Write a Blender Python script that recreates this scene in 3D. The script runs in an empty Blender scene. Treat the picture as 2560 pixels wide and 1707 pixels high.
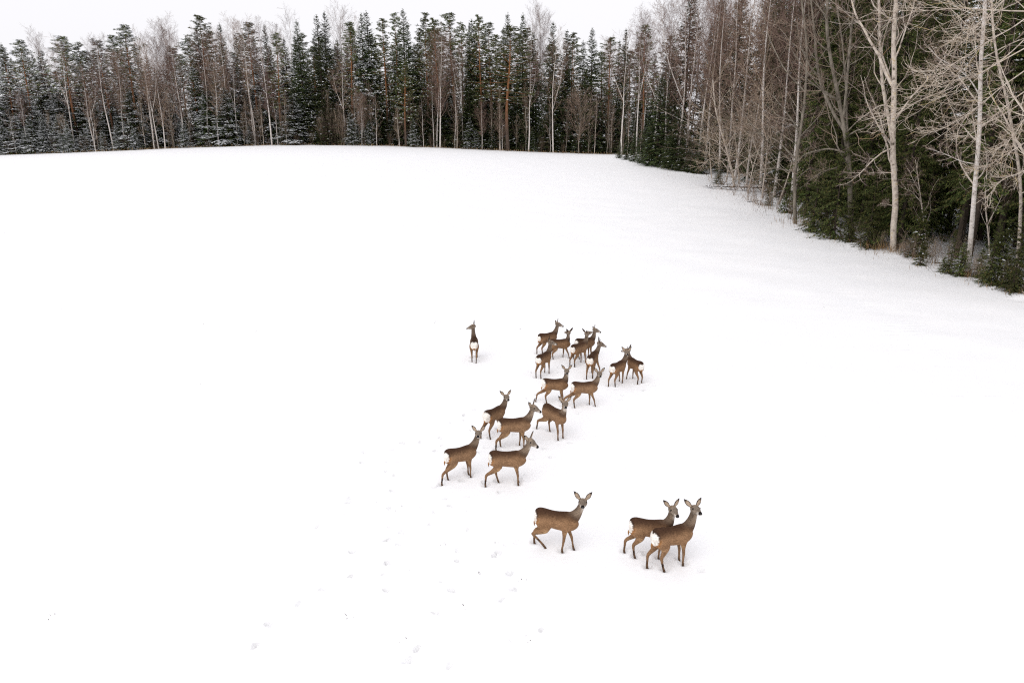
import bpy, math
import numpy as np
from mathutils import Vector

# ------------------------------------------------------------------ camera, sky, sun, exposure
scene = bpy.context.scene
COL = scene.collection
PITCH = math.radians(16.5)
CAM_H = 6.77
FPX = 1707.0                                   # focal length in the photograph's own pixels
cam_d = bpy.data.cameras.new('camera')
cam_d.sensor_width = 36.0
cam_d.lens = 36.0 * FPX / 2560.0
cam_d.clip_start = 0.1
cam_d.clip_end = 6000
cam = bpy.data.objects.new('camera', cam_d)
COL.objects.link(cam)
cam.location = (0, 0, CAM_H)
cam.rotation_euler = (math.pi / 2 - PITCH, 0, 0)
scene.camera = cam

SUN_EL = math.radians(52)
SUN_AZ = math.radians(215)                      # compass style: clockwise from +Y (behind and left of the camera)
world = bpy.data.worlds.new('World')
scene.world = world
world.use_nodes = True
wt = world.node_tree
bg = wt.nodes['Background']
sky = wt.nodes.new('ShaderNodeTexSky')
sky.sky_type = 'NISHITA'
sky.sun_disc = False
sky.sun_elevation = SUN_EL
sky.sun_rotation = SUN_AZ
sky.air_density = 1.0
sky.dust_density = 6.0
sky.ozone_density = 1.0
hs = wt.nodes.new('ShaderNodeHueSaturation')
hs.inputs['Saturation'].default_value = 0.10
wt.links.new(sky.outputs[0], hs.inputs['Color'])
cl = wt.nodes.new('ShaderNodeMix'); cl.data_type = 'RGBA'      # the even cloud sheet of an overcast day
cl.inputs[0].default_value = 0.90
cl.inputs[7].default_value = (4.12, 4.08, 4.22, 1)
wt.links.new(hs.outputs[0], cl.inputs[6])
wt.links.new(cl.outputs[2], bg.inputs[0])
bg.inputs[1].default_value = 0.15
sun_d = bpy.data.lights.new('sun', 'SUN')
sun_d.energy = 0.5
sun_d.angle = math.radians(60)
sun_d.color = (1.0, 0.95, 0.88)
sun = bpy.data.objects.new('sun', sun_d)
COL.objects.link(sun)
sdir = Vector((math.sin(SUN_AZ) * math.cos(SUN_EL), math.cos(SUN_AZ) * math.cos(SUN_EL), math.sin(SUN_EL)))
sun.rotation_euler = sdir.to_track_quat('Z', 'Y').to_euler()
sun.location = (-20, -30, 40)
scene.view_settings.view_transform = 'Standard'
scene.view_settings.look = 'None'
scene.view_settings.gamma = 1.0
scene.view_settings.exposure = 0.72
scene.view_settings.use_curve_mapping = False
scene.cycles.max_bounces = 6
scene.cycles.diffuse_bounces = 4
scene.cycles.use_denoising = False
scene.cycles.filter_width = 1.15

# ------------------------------------------------------------------ terrain height and pixel helpers
CP, SP = math.cos(PITCH), math.sin(PITCH)
YK = np.array([-400., 0, 14, 20, 26, 34, 42, 52, 64, 80, 100, 120, 131, 150, 180, 230, 400, 3000])
ZK = np.array([0., 0, 0, .06, .24, .62, 1.08, 1.72, 2.55, 3.55, 4.65, 5.4, 5.72, 6.0, 6.1, 6.1, 6.0, 6.0])

def gz(x, y):
    x = np.asarray(x, float); y = np.asarray(y, float)
    b = sum(np.interp(y + o, YK, ZK) for o in (-6, -3, 0, 3, 6)) / 5.0
    return b * (0.62 + 0.38 * np.exp(-((x + 37) / 45) ** 2))

def ray(px, py):
    u = (px - 1280) / FPX; w = -(py - 853.5) / FPX
    return np.array([u, CP + w * SP, -SP + w * CP])

def at_depth(px, py, Y):
    d = ray(px, py)
    return np.array([0, 0, CAM_H]) + d * (Y / d[1])

def ground_at(px, py):
    d = ray(px, py)
    tt = np.geomspace(4, 400, 500)
    hit = np.nonzero(CAM_H + d[2] * tt <= gz(d[0] * tt, d[1] * tt))[0]
    i = int(hit[0]) if len(hit) else 499
    a, c = tt[max(i - 1, 0)], tt[i]
    t2 = np.linspace(a, c, 30)
    hit = np.nonzero(CAM_H + d[2] * t2 <= gz(d[0] * t2, d[1] * t2))[0]
    p = d * (t2[hit[0]] if len(hit) else c)
    return float(p[0]), float(p[1]), float(gz(p[0], p[1]))

def project(p):
    x, y, z = p[0], p[1], p[2] - CAM_H
    f = y * CP - z * SP; u = y * SP + z * CP
    return 1280 + FPX * x / f, 853.5 - FPX * u / f

# ------------------------------------------------------------------ materials
def mat(name, rough=0.85, spec=0.2):
    m = bpy.data.materials.new(name)
    m.use_nodes = True
    b = m.node_tree.nodes['Principled BSDF']
    b.inputs['Roughness'].default_value = rough
    b.inputs['Specular IOR Level'].default_value = spec
    return m, m.node_tree, b

def ramp(nt, stops):
    r = nt.nodes.new('ShaderNodeValToRGB')
    el = r.color_ramp.elements
    while len(el) < len(stops):
        el.new(0.5)
    for e, (p, c) in zip(el, stops):
        e.position = p; e.color = (*c, 1)
    return r

def noise(nt, scale, detail=4, coord='Object', stretch=None):
    tc = nt.nodes.new('ShaderNodeTexCoord')
    n = nt.nodes.new('ShaderNodeTexNoise')
    n.inputs['Scale'].default_value = scale
    n.inputs['Detail'].default_value = detail
    src = tc.outputs[coord]
    if stretch:
        mp = nt.nodes.new('ShaderNodeMapping')
        mp.inputs['Scale'].default_value = stretch
        nt.links.new(src, mp.inputs[0]); src = mp.outputs[0]
    nt.links.new(src, n.inputs['Vector'])
    return n

def leaf_mat(name, stops):
    m, nt, b = mat(name, 0.75, 0.15)
    g = nt.nodes.new('ShaderNodeNewGeometry')
    r = ramp(nt, stops)
    nt.links.new(g.outputs['Random Per Island'], r.inputs[0])
    oi = nt.nodes.new('ShaderNodeObjectInfo')
    h = nt.nodes.new('ShaderNodeHueSaturation')
    mr = nt.nodes.new('ShaderNodeMapRange')
    mr.inputs[3].default_value = 0.65; mr.inputs[4].default_value = 1.35
    nt.links.new(oi.outputs['Random'], mr.inputs[0])
    nt.links.new(mr.outputs[0], h.inputs['Value'])
    mh = nt.nodes.new('ShaderNodeMapRange')
    mh.inputs[3].default_value = 0.485; mh.inputs[4].default_value = 0.515
    nt.links.new(oi.outputs['Random'], mh.inputs[0])
    nt.links.new(mh.outputs[0], h.inputs['Hue'])
    nt.links.new(r.outputs[0], h.inputs['Color'])
    nt.links.new(h.outputs[0], b.inputs['Base Color'])
    return m

def bark_mat(name, stops, scale=6, stretch=(1, 1, .25)):
    m, nt, b = mat(name, 0.9, 0.1)
    n = noise(nt, scale, 6, 'Object', stretch)
    r = ramp(nt, stops)
    nt.links.new(n.outputs[0], r.inputs[0])
    nt.links.new(r.outputs[0], b.inputs['Base Color'])
    return m

M = {}
m, nt, b = mat('snow_ground', 0.55, 0.25)
n1 = noise(nt, 0.6, 5); n2 = noise(nt, 9, 6)
r = ramp(nt, [(0.3, (.86, .865, .885)), (0.7, (.90, .90, .915))])
nt.links.new(n1.outputs[0], r.inputs[0]); nt.links.new(r.outputs[0], b.inputs['Base Color'])
bp = nt.nodes.new('ShaderNodeBump'); bp.inputs['Strength'].default_value = 0.25; bp.inputs['Distance'].default_value = 0.03
nt.links.new(n2.outputs[0], bp.inputs['Height']); nt.links.new(bp.outputs[0], b.inputs['Normal'])
M['snow'] = m
m, nt, b = mat('branch_snow', 0.6, 0.2); b.inputs['Base Color'].default_value = (.84, .85, .88, 1); M['bsnow'] = m
M['spruce'] = leaf_mat('spruce_needles', [(0, (.020, .030, .012)), (.5, (.048, .070, .024)), (.85, (.092, .118, .040)), (1, (.125, .108, .042))])
M['spruce_near'] = leaf_mat('near_spruce_needles', [(0, (.022, .032, .010)), (.45, (.066, .088, .024)), (.8, (.125, .145, .040)), (1, (.150, .112, .045))])
M['spruce_low'] = leaf_mat('young_spruce_needles', [(0, (.020, .028, .009)), (.45, (.058, .078, .022)), (.8, (.115, .130, .038)), (1, (.150, .110, .045))])
M['pine'] = leaf_mat('pine_needles', [(0, (.042, .054, .020)), (.5, (.090, .108, .040)), (1, (.165, .170, .066))])
M['twig'] = leaf_mat('birch_twigs', [(0, (.130, .074, .060)), (.6, (.23, .145, .118)), (1, (.34, .25, .20))])
M['paletwig'] = leaf_mat('pale_twigs', [(0, (.26, .20, .16)), (.5, (.44, .37, .31)), (.92, (.58, .51, .45)), (1, (.46, .32, .12))])
M['alder'] = leaf_mat('brown_twigs', [(0, (.11, .072, .052)), (.5, (.235, .168, .125)), (1, (.42, .325, .255))])
M['birchbark'] = bark_mat('birch_bark', [(.28, (.06, .05, .045)), (.37, (.50, .45, .41)), (.55, (.66, .61, .57)), (1, (.72, .68, .64))], 4.5, (1, 1, 2.2))
M['palebark'] = bark_mat('pale_grey_bark', [(.30, (.10, .08, .06)), (.40, (.42, .355, .30)), (.58, (.60, .53, .46)), (.70, (.46, .36, .22)), (.78, (.62, .56, .49))], 5, (1, 1, .8))
M['greybark'] = bark_mat('grey_bark', [(.3, (.09, .075, .06)), (.6, (.24, .21, .17)), (1, (.34, .30, .25))], 6)
M['sprucebark'] = bark_mat('spruce_bark', [(.3, (.035, .028, .022)), (.7, (.085, .065, .05)), (1, (.12, .10, .085))], 7)
m, nt, b = mat('pine_bark', 0.9, 0.1)
tc = nt.nodes.new('ShaderNodeTexCoord'); sx = nt.nodes.new('ShaderNodeSeparateXYZ')
nt.links.new(tc.outputs['Generated'], sx.inputs[0])
r = ramp(nt, [(0, (.085, .065, .052)), (.18, (.12, .085, .065)), (.38, (.26, .125, .065)), (.7, (.33, .15, .065)), (1, (.25, .13, .06))])
nt.links.new(sx.outputs[2], r.inputs[0])
n = noise(nt, 8, 5); mx = nt.nodes.new('ShaderNodeMix'); mx.data_type = 'RGBA'; mx.blend_type = 'MULTIPLY'; mx.inputs[0].default_value = .7
r2 = ramp(nt, [(.3, (.45, .42, .40)), (.65, (1.1, 1.1, 1.1))])
nt.links.new(n.outputs[0], r2.inputs[0]); nt.links.new(r.outputs[0], mx.inputs[6]); nt.links.new(r2.outputs[0], mx.inputs[7])
nt.links.new(mx.outputs[2], b.inputs['Base Color']); M['pinebark'] = m
M['drygrass'] = leaf_mat('dry_grass', [(0, (.14, .085, .04)), (.6, (.32, .21, .10)), (1, (.48, .34, .18))])
M['brush'] = leaf_mat('dark_brush', [(0, (.05, .035, .025)), (.6, (.10, .07, .05)), (1, (.20, .14, .10))])

# ------------------------------------------------------------------ mesh helpers
def mesh_quads(name, parts, mats, smooth=False):
    """parts: list of (V (n,3), Q (m,4), material index)"""
    Vs, Qs, Ms, off = [], [], [], 0
    for V, Q, mi in parts:
        if not len(Q):
            continue
        Vs.append(V); Qs.append(Q + off); Ms.append(np.full(len(Q), mi, np.int32)); off += len(V)
    V = np.concatenate(Vs); Q = np.concatenate(Qs); Mi = np.concatenate(Ms)
    me = bpy.data.meshes.new(name)
    me.vertices.add(len(V)); me.vertices.foreach_set('co', V.astype(np.float32).ravel())
    me.loops.add(Q.size); me.loops.foreach_set('vertex_index', Q.astype(np.int32).ravel())
    me.polygons.add(len(Q)); me.polygons.foreach_set('loop_start', np.arange(0, Q.size, 4, dtype=np.int32))
    me.polygons.foreach_set('material_index', Mi)
    if smooth:
        me.polygons.foreach_set('use_smooth', np.ones(len(Q), bool))
    for k in mats:
        me.materials.append(M[k])
    me.update(calc_edges=True)
    return me

def nrm(v):
    return v / np.maximum(np.linalg.norm(v, axis=-1, keepdims=True), 1e-9)

def tubes(P, R, sides=3):
    """P (N,K,3) centre lines, R (N,K) radii -> quads"""
    N, K, _ = P.shape
    T = np.gradient(P, axis=1); T = nrm(T)
    mean = nrm(P[:, -1] - P[:, 0])
    ref = np.where(np.abs(mean[:, 2:3]) > .7, np.array([[1., 0, 0]]), np.array([[0, 0, 1.]]))[:, None, :]
    U = nrm(np.cross(T, ref)); W = np.cross(T, U)
    a = np.arange(sides) * 2 * math.pi / sides
    V = P[:, :, None] + R[:, :, None, None] * (np.cos(a)[None, None, :, None] * U[:, :, None] + np.sin(a)[None, None, :, None] * W[:, :, None])
    idx = np.arange(N * K * sides).reshape(N, K, sides)
    nx = np.roll(idx, -1, axis=2)
    Q = np.stack([idx[:, :-1], nx[:, :-1], nx[:, 1:], idx[:, 1:]], -1).reshape(-1, 4)
    return V.reshape(-1, 3), Q

def leaves(P, D, L, Wd, roll, bend=0.0):
    """leaf-sized diamonds: base P, direction D, length L, width Wd, roll about D"""
    D = nrm(D)
    up = np.zeros_like(D); up[:, 2] = 1
    S = nrm(np.cross(D, up) + 1e-6)
    Nn = np.cross(S, D)
    S2 = S * np.cos(roll)[:, None] + Nn * np.sin(roll)[:, None]
    mid = P + D * (L * .45)[:, None]
    tip = P + D * L[:, None]
    tip[:, 2] -= bend * L
    V = np.stack([P, mid + S2 * (Wd / 2)[:, None], tip, mid - S2 * (Wd / 2)[:, None]], 1)
    return V.reshape(-1, 3), np.arange(len(P) * 4).reshape(-1, 4)

def spawn(P, R, per, s0, s1, ang, angj, lf, K, trop, jit, rr, rng, rend=.35, rmin=.003):
    N, K0, _ = P.shape
    s = s0 + (s1 - s0) * (np.arange(per)[None] + rng.random((N, per))) / per
    f = s * (K0 - 1); i = np.minimum(f.astype(int), K0 - 2); f = f - i
    n = np.arange(N)[:, None]
    A, B = P[n, i], P[n, i + 1]
    p = A + (B - A) * f[..., None]
    t = nrm(B - A)
    rad = R[n, i] * (1 - f) + R[n, i + 1] * f
    ref = np.where(np.abs(t[..., 2:3]) > .9, np.array([1., 0, 0]), np.array([0, 0, 1.]))
    e1 = nrm(np.cross(t, ref)); e2 = np.cross(t, e1)
    az = np.arange(per)[None] * 2.399 + rng.random((N, 1)) * 6.28 + rng.normal(0, .4, (N, per))
    th = np.radians(ang + rng.normal(0, angj, (N, per)))
    d = np.cos(th)[..., None] * t + np.sin(th)[..., None] * (np.cos(az)[..., None] * e1 + np.sin(az)[..., None] * e2)
    Lp = np.linalg.norm(np.diff(P, axis=1), axis=2).sum(1)[:, None]
    L = Lp * lf(s) * rng.uniform(.65, 1.25, s.shape)
    p = p.reshape(-1, 3); d = nrm(d.reshape(-1, 3)); L = L.reshape(-1); rad = np.maximum(rad.reshape(-1) * rr, rmin)
    out = [p]
    tr = np.asarray(trop, float)
    for k in range(K - 1):
        d = nrm(d + tr / K + rng.normal(0, jit / K, d.shape))
        out.append(out[-1] + d * (L / (K - 1))[:, None])
    PP = np.stack(out, 1)
    RR = rad[:, None] * np.linspace(1, rend, K)[None]
    return PP, np.maximum(RR, rmin * .6)

def line(pts, K=12, wob=0, rng=None):
    pts = np.asarray(pts, float)
    d = np.r_[0, np.cumsum(np.linalg.norm(np.diff(pts, axis=0), axis=1))]
    q = np.linspace(0, d[-1], K)
    P = np.stack([np.interp(q, d, pts[:, k]) for k in range(3)], 1)
    if K > 4:
        for _ in range(2):
            P[1:-1] = (P[:-2] + 2 * P[1:-1] + P[2:]) / 4
    if wob and rng is not None:
        P[1:, :2] += np.cumsum(rng.normal(0, wob, (K - 1, 2)), 0)
    return P[None]

# ------------------------------------------------------------------ tree meshes
def spruce_meshes(seed, H, R, sp=.42, nb=7, ns=14, nh=8, size=1.0, snow=0.0, z0=.03, leaf='spruce', bare=0.06):
    rng = np.random.default_rng(seed)
    T = line([(0, 0, -.4), (rng.normal(0, .1), rng.normal(0, .1), H * .5), (0, 0, H)], 8)
    Tr = np.linspace(.0085 * H + .02, .012, 8)[None]
    trunk = mesh_quads('spruce_trunk', [(*tubes(T, Tr, 7), 0)], ['sprucebark'], True)
    zs = np.arange(max(z0 * H, .15), H * .985, sp)
    z = np.repeat(zs, nb) + rng.normal(0, sp * .3, len(zs) * nb)
    keep = rng.random(len(z)) > bare
    z = np.clip(z[keep], .1, H * .99); N = len(z)
    t = z / H
    az = rng.random(N) * 6.283
    lob = 1 + .18 * np.sin(az * 2 + rng.random() * 6) + .12 * np.sin(az * 3 + z * .5)
    L = (R * (1 - t) ** .90 * rng.uniform(.6, 1.15, N) + .10) * lob
    thin = .55 + .45 * np.clip((1 - t) * 3.2, 0, 1)
    L *= np.where(t < .08, .75, 1)
    el = np.radians(-18 + 62 * np.clip((t - .25) / .75, 0, 1) ** 1.4 + rng.normal(0, 7, N))
    droop = .28 * (1 - t) + .05
    h = np.stack([np.cos(az), np.sin(az), 0 * az], 1)
    def pt(i, s):
        q = h[i] * (L[i] * s)[:, None]
        q[:, 2] += z[i] + L[i] * (np.tan(el[i]) * s - droop[i] * s ** 2 + .22 * s ** 4)
        return q
    br = np.stack([pt(np.arange(N), np.full(N, s)) for s in (0, .35, .7, 1)], 1)
    parts = [(*tubes(br, np.linspace(1, .25, 4)[None] * (.006 + .007 * L)[:, None], 3), 1)]
    # side sprays
    i = np.repeat(np.arange(N), ns)
    s = np.clip(rng.random(len(i)) ** .75 * .98 + .06, 0, 1)
    side = np.where(rng.random(len(i)) > .5, 1, -1) * np.radians(rng.uniform(22, 68, len(i)))
    a2 = az[i] + side
    D = np.stack([np.cos(a2), np.sin(a2), -.15 - .5 * rng.random(len(i)) * (1 - t[i])], 1)
    ls = (.30 * L[i] * (1 - s) + .20 + .10 * rng.random(len(i))) * rng.uniform(.7, 1.2, len(i)) * size * thin[i]
    P = pt(i, s) + rng.normal(0, .03, (len(i), 3))
    Wd = ls * rng.uniform(.20, .36, len(i)) / (.6 + .4 * size)
    parts.append((*leaves(P, D, ls, Wd, rng.normal(0, .5, len(i)), .12), 0))
    # hanging twigs
    j = np.repeat(np.arange(N), nh)
    sj = rng.random(len(j)) * .9 + .1
    Dj = np.stack([rng.normal(0, .35, len(j)), rng.normal(0, .35, len(j)), -np.ones(len(j))], 1) + h[j] * .35
    lj = rng.uniform(.22, .55, len(j)) * (.4 + .6 * (1 - t[j])) * size * thin[j]
    parts.append((*leaves(pt(j, sj) + rng.normal(0, .08, (len(j), 3)) * L[j][:, None] * .4, Dj, lj, lj * rng.uniform(.22, .4, len(j)), rng.uniform(-1.5, 1.5, len(j))), 0))
    # leader
    k = 14
    parts.append((*leaves(np.stack([0 * np.arange(k), 0 * np.arange(k), H - rng.random(k) * .8], 1), np.stack([rng.normal(0, .6, k), rng.normal(0, .6, k), np.ones(k)], 1), np.full(k, .26), np.full(k, .05), rng.random(k) * 3), 0))
    mats = [leaf, 'sprucebark']
    if snow > 0:
        clump = np.clip(np.sin(az[i] * 3 + z[i] * 1.7) + np.sin(z[i] * 2.3 - az[i]) + .6, 0, 1.6)
        mk = rng.random(len(i)) < snow * clump * (.25 + .6 * s) * np.clip(1.15 - t[i] * .7, .2, 1)
        Ps = P[mk] + [0, 0, .045]
        Ds = D[mk] * [1, 1, .5]
        parts.append((*leaves(Ps, Ds, ls[mk] * 1.15, Wd[mk] * 1.7, rng.normal(0, .75, mk.sum()), .22), 2))
        mats.append('bsnow')
    return trunk, mesh_quads('spruce_crown', parts, mats)

def pine_meshes(seed, H, R, cb=.5, nbr=64, snow=0.0, dead=10, m=26, wide=1.0, curve=.25, peak=.55):
    rng = np.random.default_rng(seed)
    c = rng.normal(0, curve, 4)
    pts = [(0, 0, -.4), (c[0], c[1], H * .35), (c[2], c[3], H * .7), (c[2] * .8, c[3] * .8, H)]
    T = line(pts, 10)
    Tr = np.linspace(.0085 * H + .03, .02, 10)[None] ** 1.0
    tt = np.array(nbr)
    u = (np.arange(nbr) + rng.random(nbr)) / nbr
    s = cb + (0.985 - cb) * u
    base = np.stack([np.interp(s, np.linspace(0, 1, 10), T[0, :, k]) for k in range(3)], 1)
    az = np.arange(nbr) * 2.399 + rng.normal(0, .5, nbr)
    shp = np.where(u < .25, .65 + 1.4 * u, (1 - (u - .25) / .78) ** .75)
    L = R * wide * shp * rng.uniform(.55, 1.15, nbr) + .25
    el = np.radians(-4 + 46 * u + rng.normal(0, 10, nbr))
    h = np.stack([np.cos(az), np.sin(az), 0 * az], 1)
    def pt(i, q):
        w = h[i] * (L[i] * q * np.cos(el[i]))[:, None]
        w[:, 2] = L[i] * (np.sin(el[i]) * q + .12 * q ** 2 - .1 * q)
        return base[i] + w
    ii = np.arange(nbr)
    br = np.stack([pt(ii, np.full(nbr, q)) for q in (0, .3, .65, 1)], 1)
    trunkparts = [(*tubes(T, Tr, 7), 0)]
    parts = [(*tubes(br, np.linspace(1, .3, 4)[None] * (.012 + .011 * L)[:, None], 4), 1)]
    if dead:
        zd = rng.uniform(.15, cb, dead)
        bd = np.stack([np.interp(zd, np.linspace(0, 1, 10), T[0, :, k]) for k in range(3)], 1)
        ad = rng.random(dead) * 6.28
        hd = np.stack([np.cos(ad), np.sin(ad), rng.normal(-.1, .2, dead)], 1)
        ld = rng.uniform(.5, 1.8, dead)
        dd = np.stack([bd + hd * (ld * q)[:, None] + np.array([0, 0, -.25 * q * q]) for q in (0, .4, .7, 1)], 1)
        parts.append((*tubes(dd, np.tile(np.linspace(.022, .006, 4), (dead, 1)), 3), 1))
    nc = 5
    ci = np.repeat(ii, nc)
    q = np.tile(np.array([.42, .62, .78, .9, 1.02]), nbr) + rng.normal(0, .05, nbr * nc)
    cpos = pt(ci, q) + np.stack([rng.normal(0, 1, len(ci)), rng.normal(0, 1, len(ci)), rng.normal(.1, .35, len(ci))], 1) * (.10 + .14 * L[ci] * q)[:, None]
    cr = rng.uniform(.22, .46, len(ci)) * (.75 + .12 * L[ci])
    k = np.repeat(np.arange(len(ci)), m)
    d = rng.normal(0, 1, (len(k), 3)); d[:, 2] = np.abs(d[:, 2]) * .7 + .15 * rng.normal(0, 1, len(k))
    d = nrm(d)
    P = cpos[k] + d * (cr[k] * rng.random(len(k)) * .8)[:, None] * [1, 1, .55]
    ln = rng.uniform(.14, .30, len(k))
    parts.append((*leaves(P, d + h[ci[k]] * .3 + [0, 0, .25], ln, ln * rng.uniform(.22, .4, len(k)), rng.random(len(k)) * 3), 0))
    mats = ['pine', 'pinebark']
    if snow > 0:
        mk = rng.random(len(k)) < snow * .26
        d2 = d[mk] * [1, 1, .12]
        parts.append((*leaves(P[mk] + [0, 0, .09], d2, ln[mk] * 1.9, ln[mk] * .75, rng.normal(0, .8, mk.sum())), 2))
        mats.append('bsnow')
    return mesh_quads('pine_trunk', trunkparts, ['pinebark'], True), mesh_quads('pine_crown', parts, mats)

def birch_meshes(seed, H, fork=False, n1=44, n2=8, n3=10, lean=0.0, low=.28, spread=.24, bark='birchbark', twig='twig', th=1.0, limb='alder', a1=38, up1=.85, l2=.5, tw=1.0):
    rng = np.random.default_rng(seed)
    pts = [(0, 0, -.4)]
    x = y = 0.0
    for q in (.2, .4, .6, .8, 1):
        x += rng.normal(0, .012 * H) + lean * H * .2; y += rng.normal(0, .012 * H)
        pts.append((x, y, H * q))
    P0 = line(pts, 14)
    R0 = (np.linspace(1, .08, 14) ** 1.1)[None] * (.0058 * H + .03) * th
    A = [P0]; AR = [R0]
    if fork:
        f = int(14 * rng.uniform(.3, .5))
        b0 = P0[0, f]
        a = rng.random() * 6.28
        e = b0 + np.array([math.cos(a) * H * .16, math.sin(a) * H * .16, (H - b0[2]) * .93])
        mdp = b0 * .55 + e * .45 + np.array([math.cos(a), math.sin(a), 0]) * .7
        A.append(line([b0, mdp, e], 14)); AR.append((np.linspace(1, .1, 14))[None] * R0[0, f] * .8)
    P = np.concatenate(A); R = np.concatenate(AR)
    b1, r1 = spawn(P, R, n1 // len(A), low, .97, a1, 9, lambda s: spread * (1.3 - s) * (.55 + .9 * np.clip((s - low) * 3, 0, 1)) , 7, (0, 0, up1), .6, .42, rng, .2, .010 * tw)
    b2, r2 = spawn(b1, r1, n2, .18, .98, 38, 10, lambda s: l2 * (1.15 - .6 * s), 5, (0, 0, .35), .7, .55, rng, .3, .007 * tw)
    b3, r3 = spawn(b2, r2, n3, .1, 1, 34, 12, lambda s: .55 * (1.1 - .5 * s), 4, (0, 0, -.15), .9, .6, rng, .4, .0052 * tw)
    trunk = mesh_quads('birch_trunk', [(*tubes(P, R, 7), 0)], [bark], True)
    crown = mesh_quads('birch_crown', [(*tubes(b1, r1, 4), 1), (*tubes(b2, r2, 3), 0), (*tubes(b3, r3, 3), 0)], [twig, limb])
    return trunk, crown

def bush_mesh(seed, H, n=14, twig='brush', spread=.5):
    rng = np.random.default_rng(seed)
    a = rng.random(n) * 6.28; l = rng.random(n) * spread
    d = nrm(np.stack([np.cos(a) * l, np.sin(a) * l, np.ones(n)], 1))
    out = [np.stack([rng.normal(0, .12 * H * spread, n), rng.normal(0, .12 * H * spread, n), np.full(n, -.15)], 1)]
    LL = H * rng.uniform(.55, 1.05, n)
    for k in range(5):
        d = nrm(d + rng.normal(0, .07, d.shape)); out.append(out[-1] + d * (LL / 5)[:, None])
    P = np.stack(out, 1); R = np.linspace(1, .3, 6)[None] * (.006 + .004 * LL)[:, None]
    b2, r2 = spawn(P, R, 7, .3, .98, 32, 10, lambda s: .38 * (1.2 - s * .6), 4, (0, 0, .3), .7, .6, rng, .3, .005)
    b3, r3 = spawn(b2, r2, 4, .2, .98, 32, 12, lambda s: .5 + 0 * s, 3, (0, 0, .1), .7, .6, rng, .4, .004)
    stems = mesh_quads('bush_stems', [(*tubes(P, R, 4), 0)], [twig])
    tw = mesh_quads('bush_twigs', [(*tubes(b2, r2, 3), 0), (*tubes(b3, r3, 3), 0)], [twig])
    return stems, tw

# ------------------------------------------------------------------ objects, labels
THINGS = []
def root(name, loc, rz=0.0, sc=1.0, tilt=(0, 0)):
    o = bpy.data.objects.new(name, None)
    o.empty_display_size = .3
    COL.objects.link(o)
    o.location = loc; o.rotation_euler = (tilt[0], tilt[1], rz)
    o.scale = (sc, sc, sc) if not isinstance(sc, tuple) else sc
    return o

def child(name, me, parent):
    o = bpy.data.objects.new(name, me)
    COL.objects.link(o); o.parent = parent
    return o

def meta(o, label, cat, group=None):
    o['label'] = label; o['category'] = cat
    if group: o['group'] = group

CREATED = []
def plant(kind, meshes, x, y, H0, H, rz, row, wx=1.0, tilt=(0, 0), sink=0.05, tag=None, names=('trunk', 'crown')):
    """one tree: an empty with trunk and crown; meshes are shared between look-alikes"""
    s = H / H0
    o = root(kind, (x, y, float(gz(x, y)) - sink), rz, (s * wx, s * wx, s), tilt)
    child(names[0], meshes[0], o); child(names[1], meshes[1], o)
    px, py = project((x, y, float(gz(x, y))))
    tx, ty = project((x, y, float(gz(x, y)) + H))
    rec = dict(o=o, kind=kind, px=px, py=py, top=ty, y=y, x=x, H=H, row=row, tag=tag)
    CREATED.append(rec)
    return o

rng = np.random.default_rng(7)
H_FAR = 24.0
SP_SNOW = [spruce_meshes(10 + k, 24, R, snow=s, nb=9, bare=.10) for k, (R, s) in enumerate([(3.2, 1.0), (3.6, 1.15), (2.9, .9)])]
SP_HEAVY = [spruce_meshes(16 + k, 24, R, snow=2.4, nb=9, bare=.10) for k, R in enumerate((3.4, 3.0))]
SP_LITE = [spruce_meshes(20 + k, 24, R, snow=s, nb=9, bare=.10) for k, (R, s) in enumerate([(3.3, .09), (2.9, .18), (3.7, .05)])]
PN_SNOW = [pine_meshes(30 + k, 23, R, cb=cb, snow=.9, dead=16) for k, (R, cb) in enumerate([(2.7, .42), (2.5, .34), (3.0, .50)])]
PN_LITE = [pine_meshes(40 + k, 23, R, cb=cb, snow=.22) for k, (R, cb) in enumerate([(2.9, .36), (2.6, .30), (3.3, .40)])]
BIRCH = [birch_meshes(50 + k, 22, fork=f, low=lo) for k, (f, lo) in enumerate([(False, .34), (True, .40), (False, .25), (True, .34), (False, .45)])]
BUSH = [bush_mesh(70 + k, 3.0) for k in range(3)]
BUSHTAN = [bush_mesh(73 + k, 3.0, n=11, twig='alder') for k in range(3)]
THICKET = [bush_mesh(76 + k, 7.5, n=9, twig='alder', spread=.16) for k in range(2)]
YOUNG = [spruce_meshes(80 + k, 4.0, 1.15, sp=.16, nb=6, ns=16, nh=4, size=.62, snow=.06 * k, z0=.02, leaf='spruce_near') for k in range(2)]

EXX = [0, 200, 400, 600, 800, 1000, 1200, 1400, 1520, 1560, 1640, 1700, 1760, 1800, 1900, 2000, 2100, 2220, 2330, 2440, 2560, 2700]
EXY = [383, 378, 373, 366, 362, 364, 374, 383, 388, 396, 412, 425, 436, 470, 510, 555, 590, 628, 655, 690, 725, 770]
def edge_py(px): return float(np.interp(px, EXX, EXY))

def top_height(px, top, x, y):
    return float(at_depth(px, top, y)[2] - gz(x, y))

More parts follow.
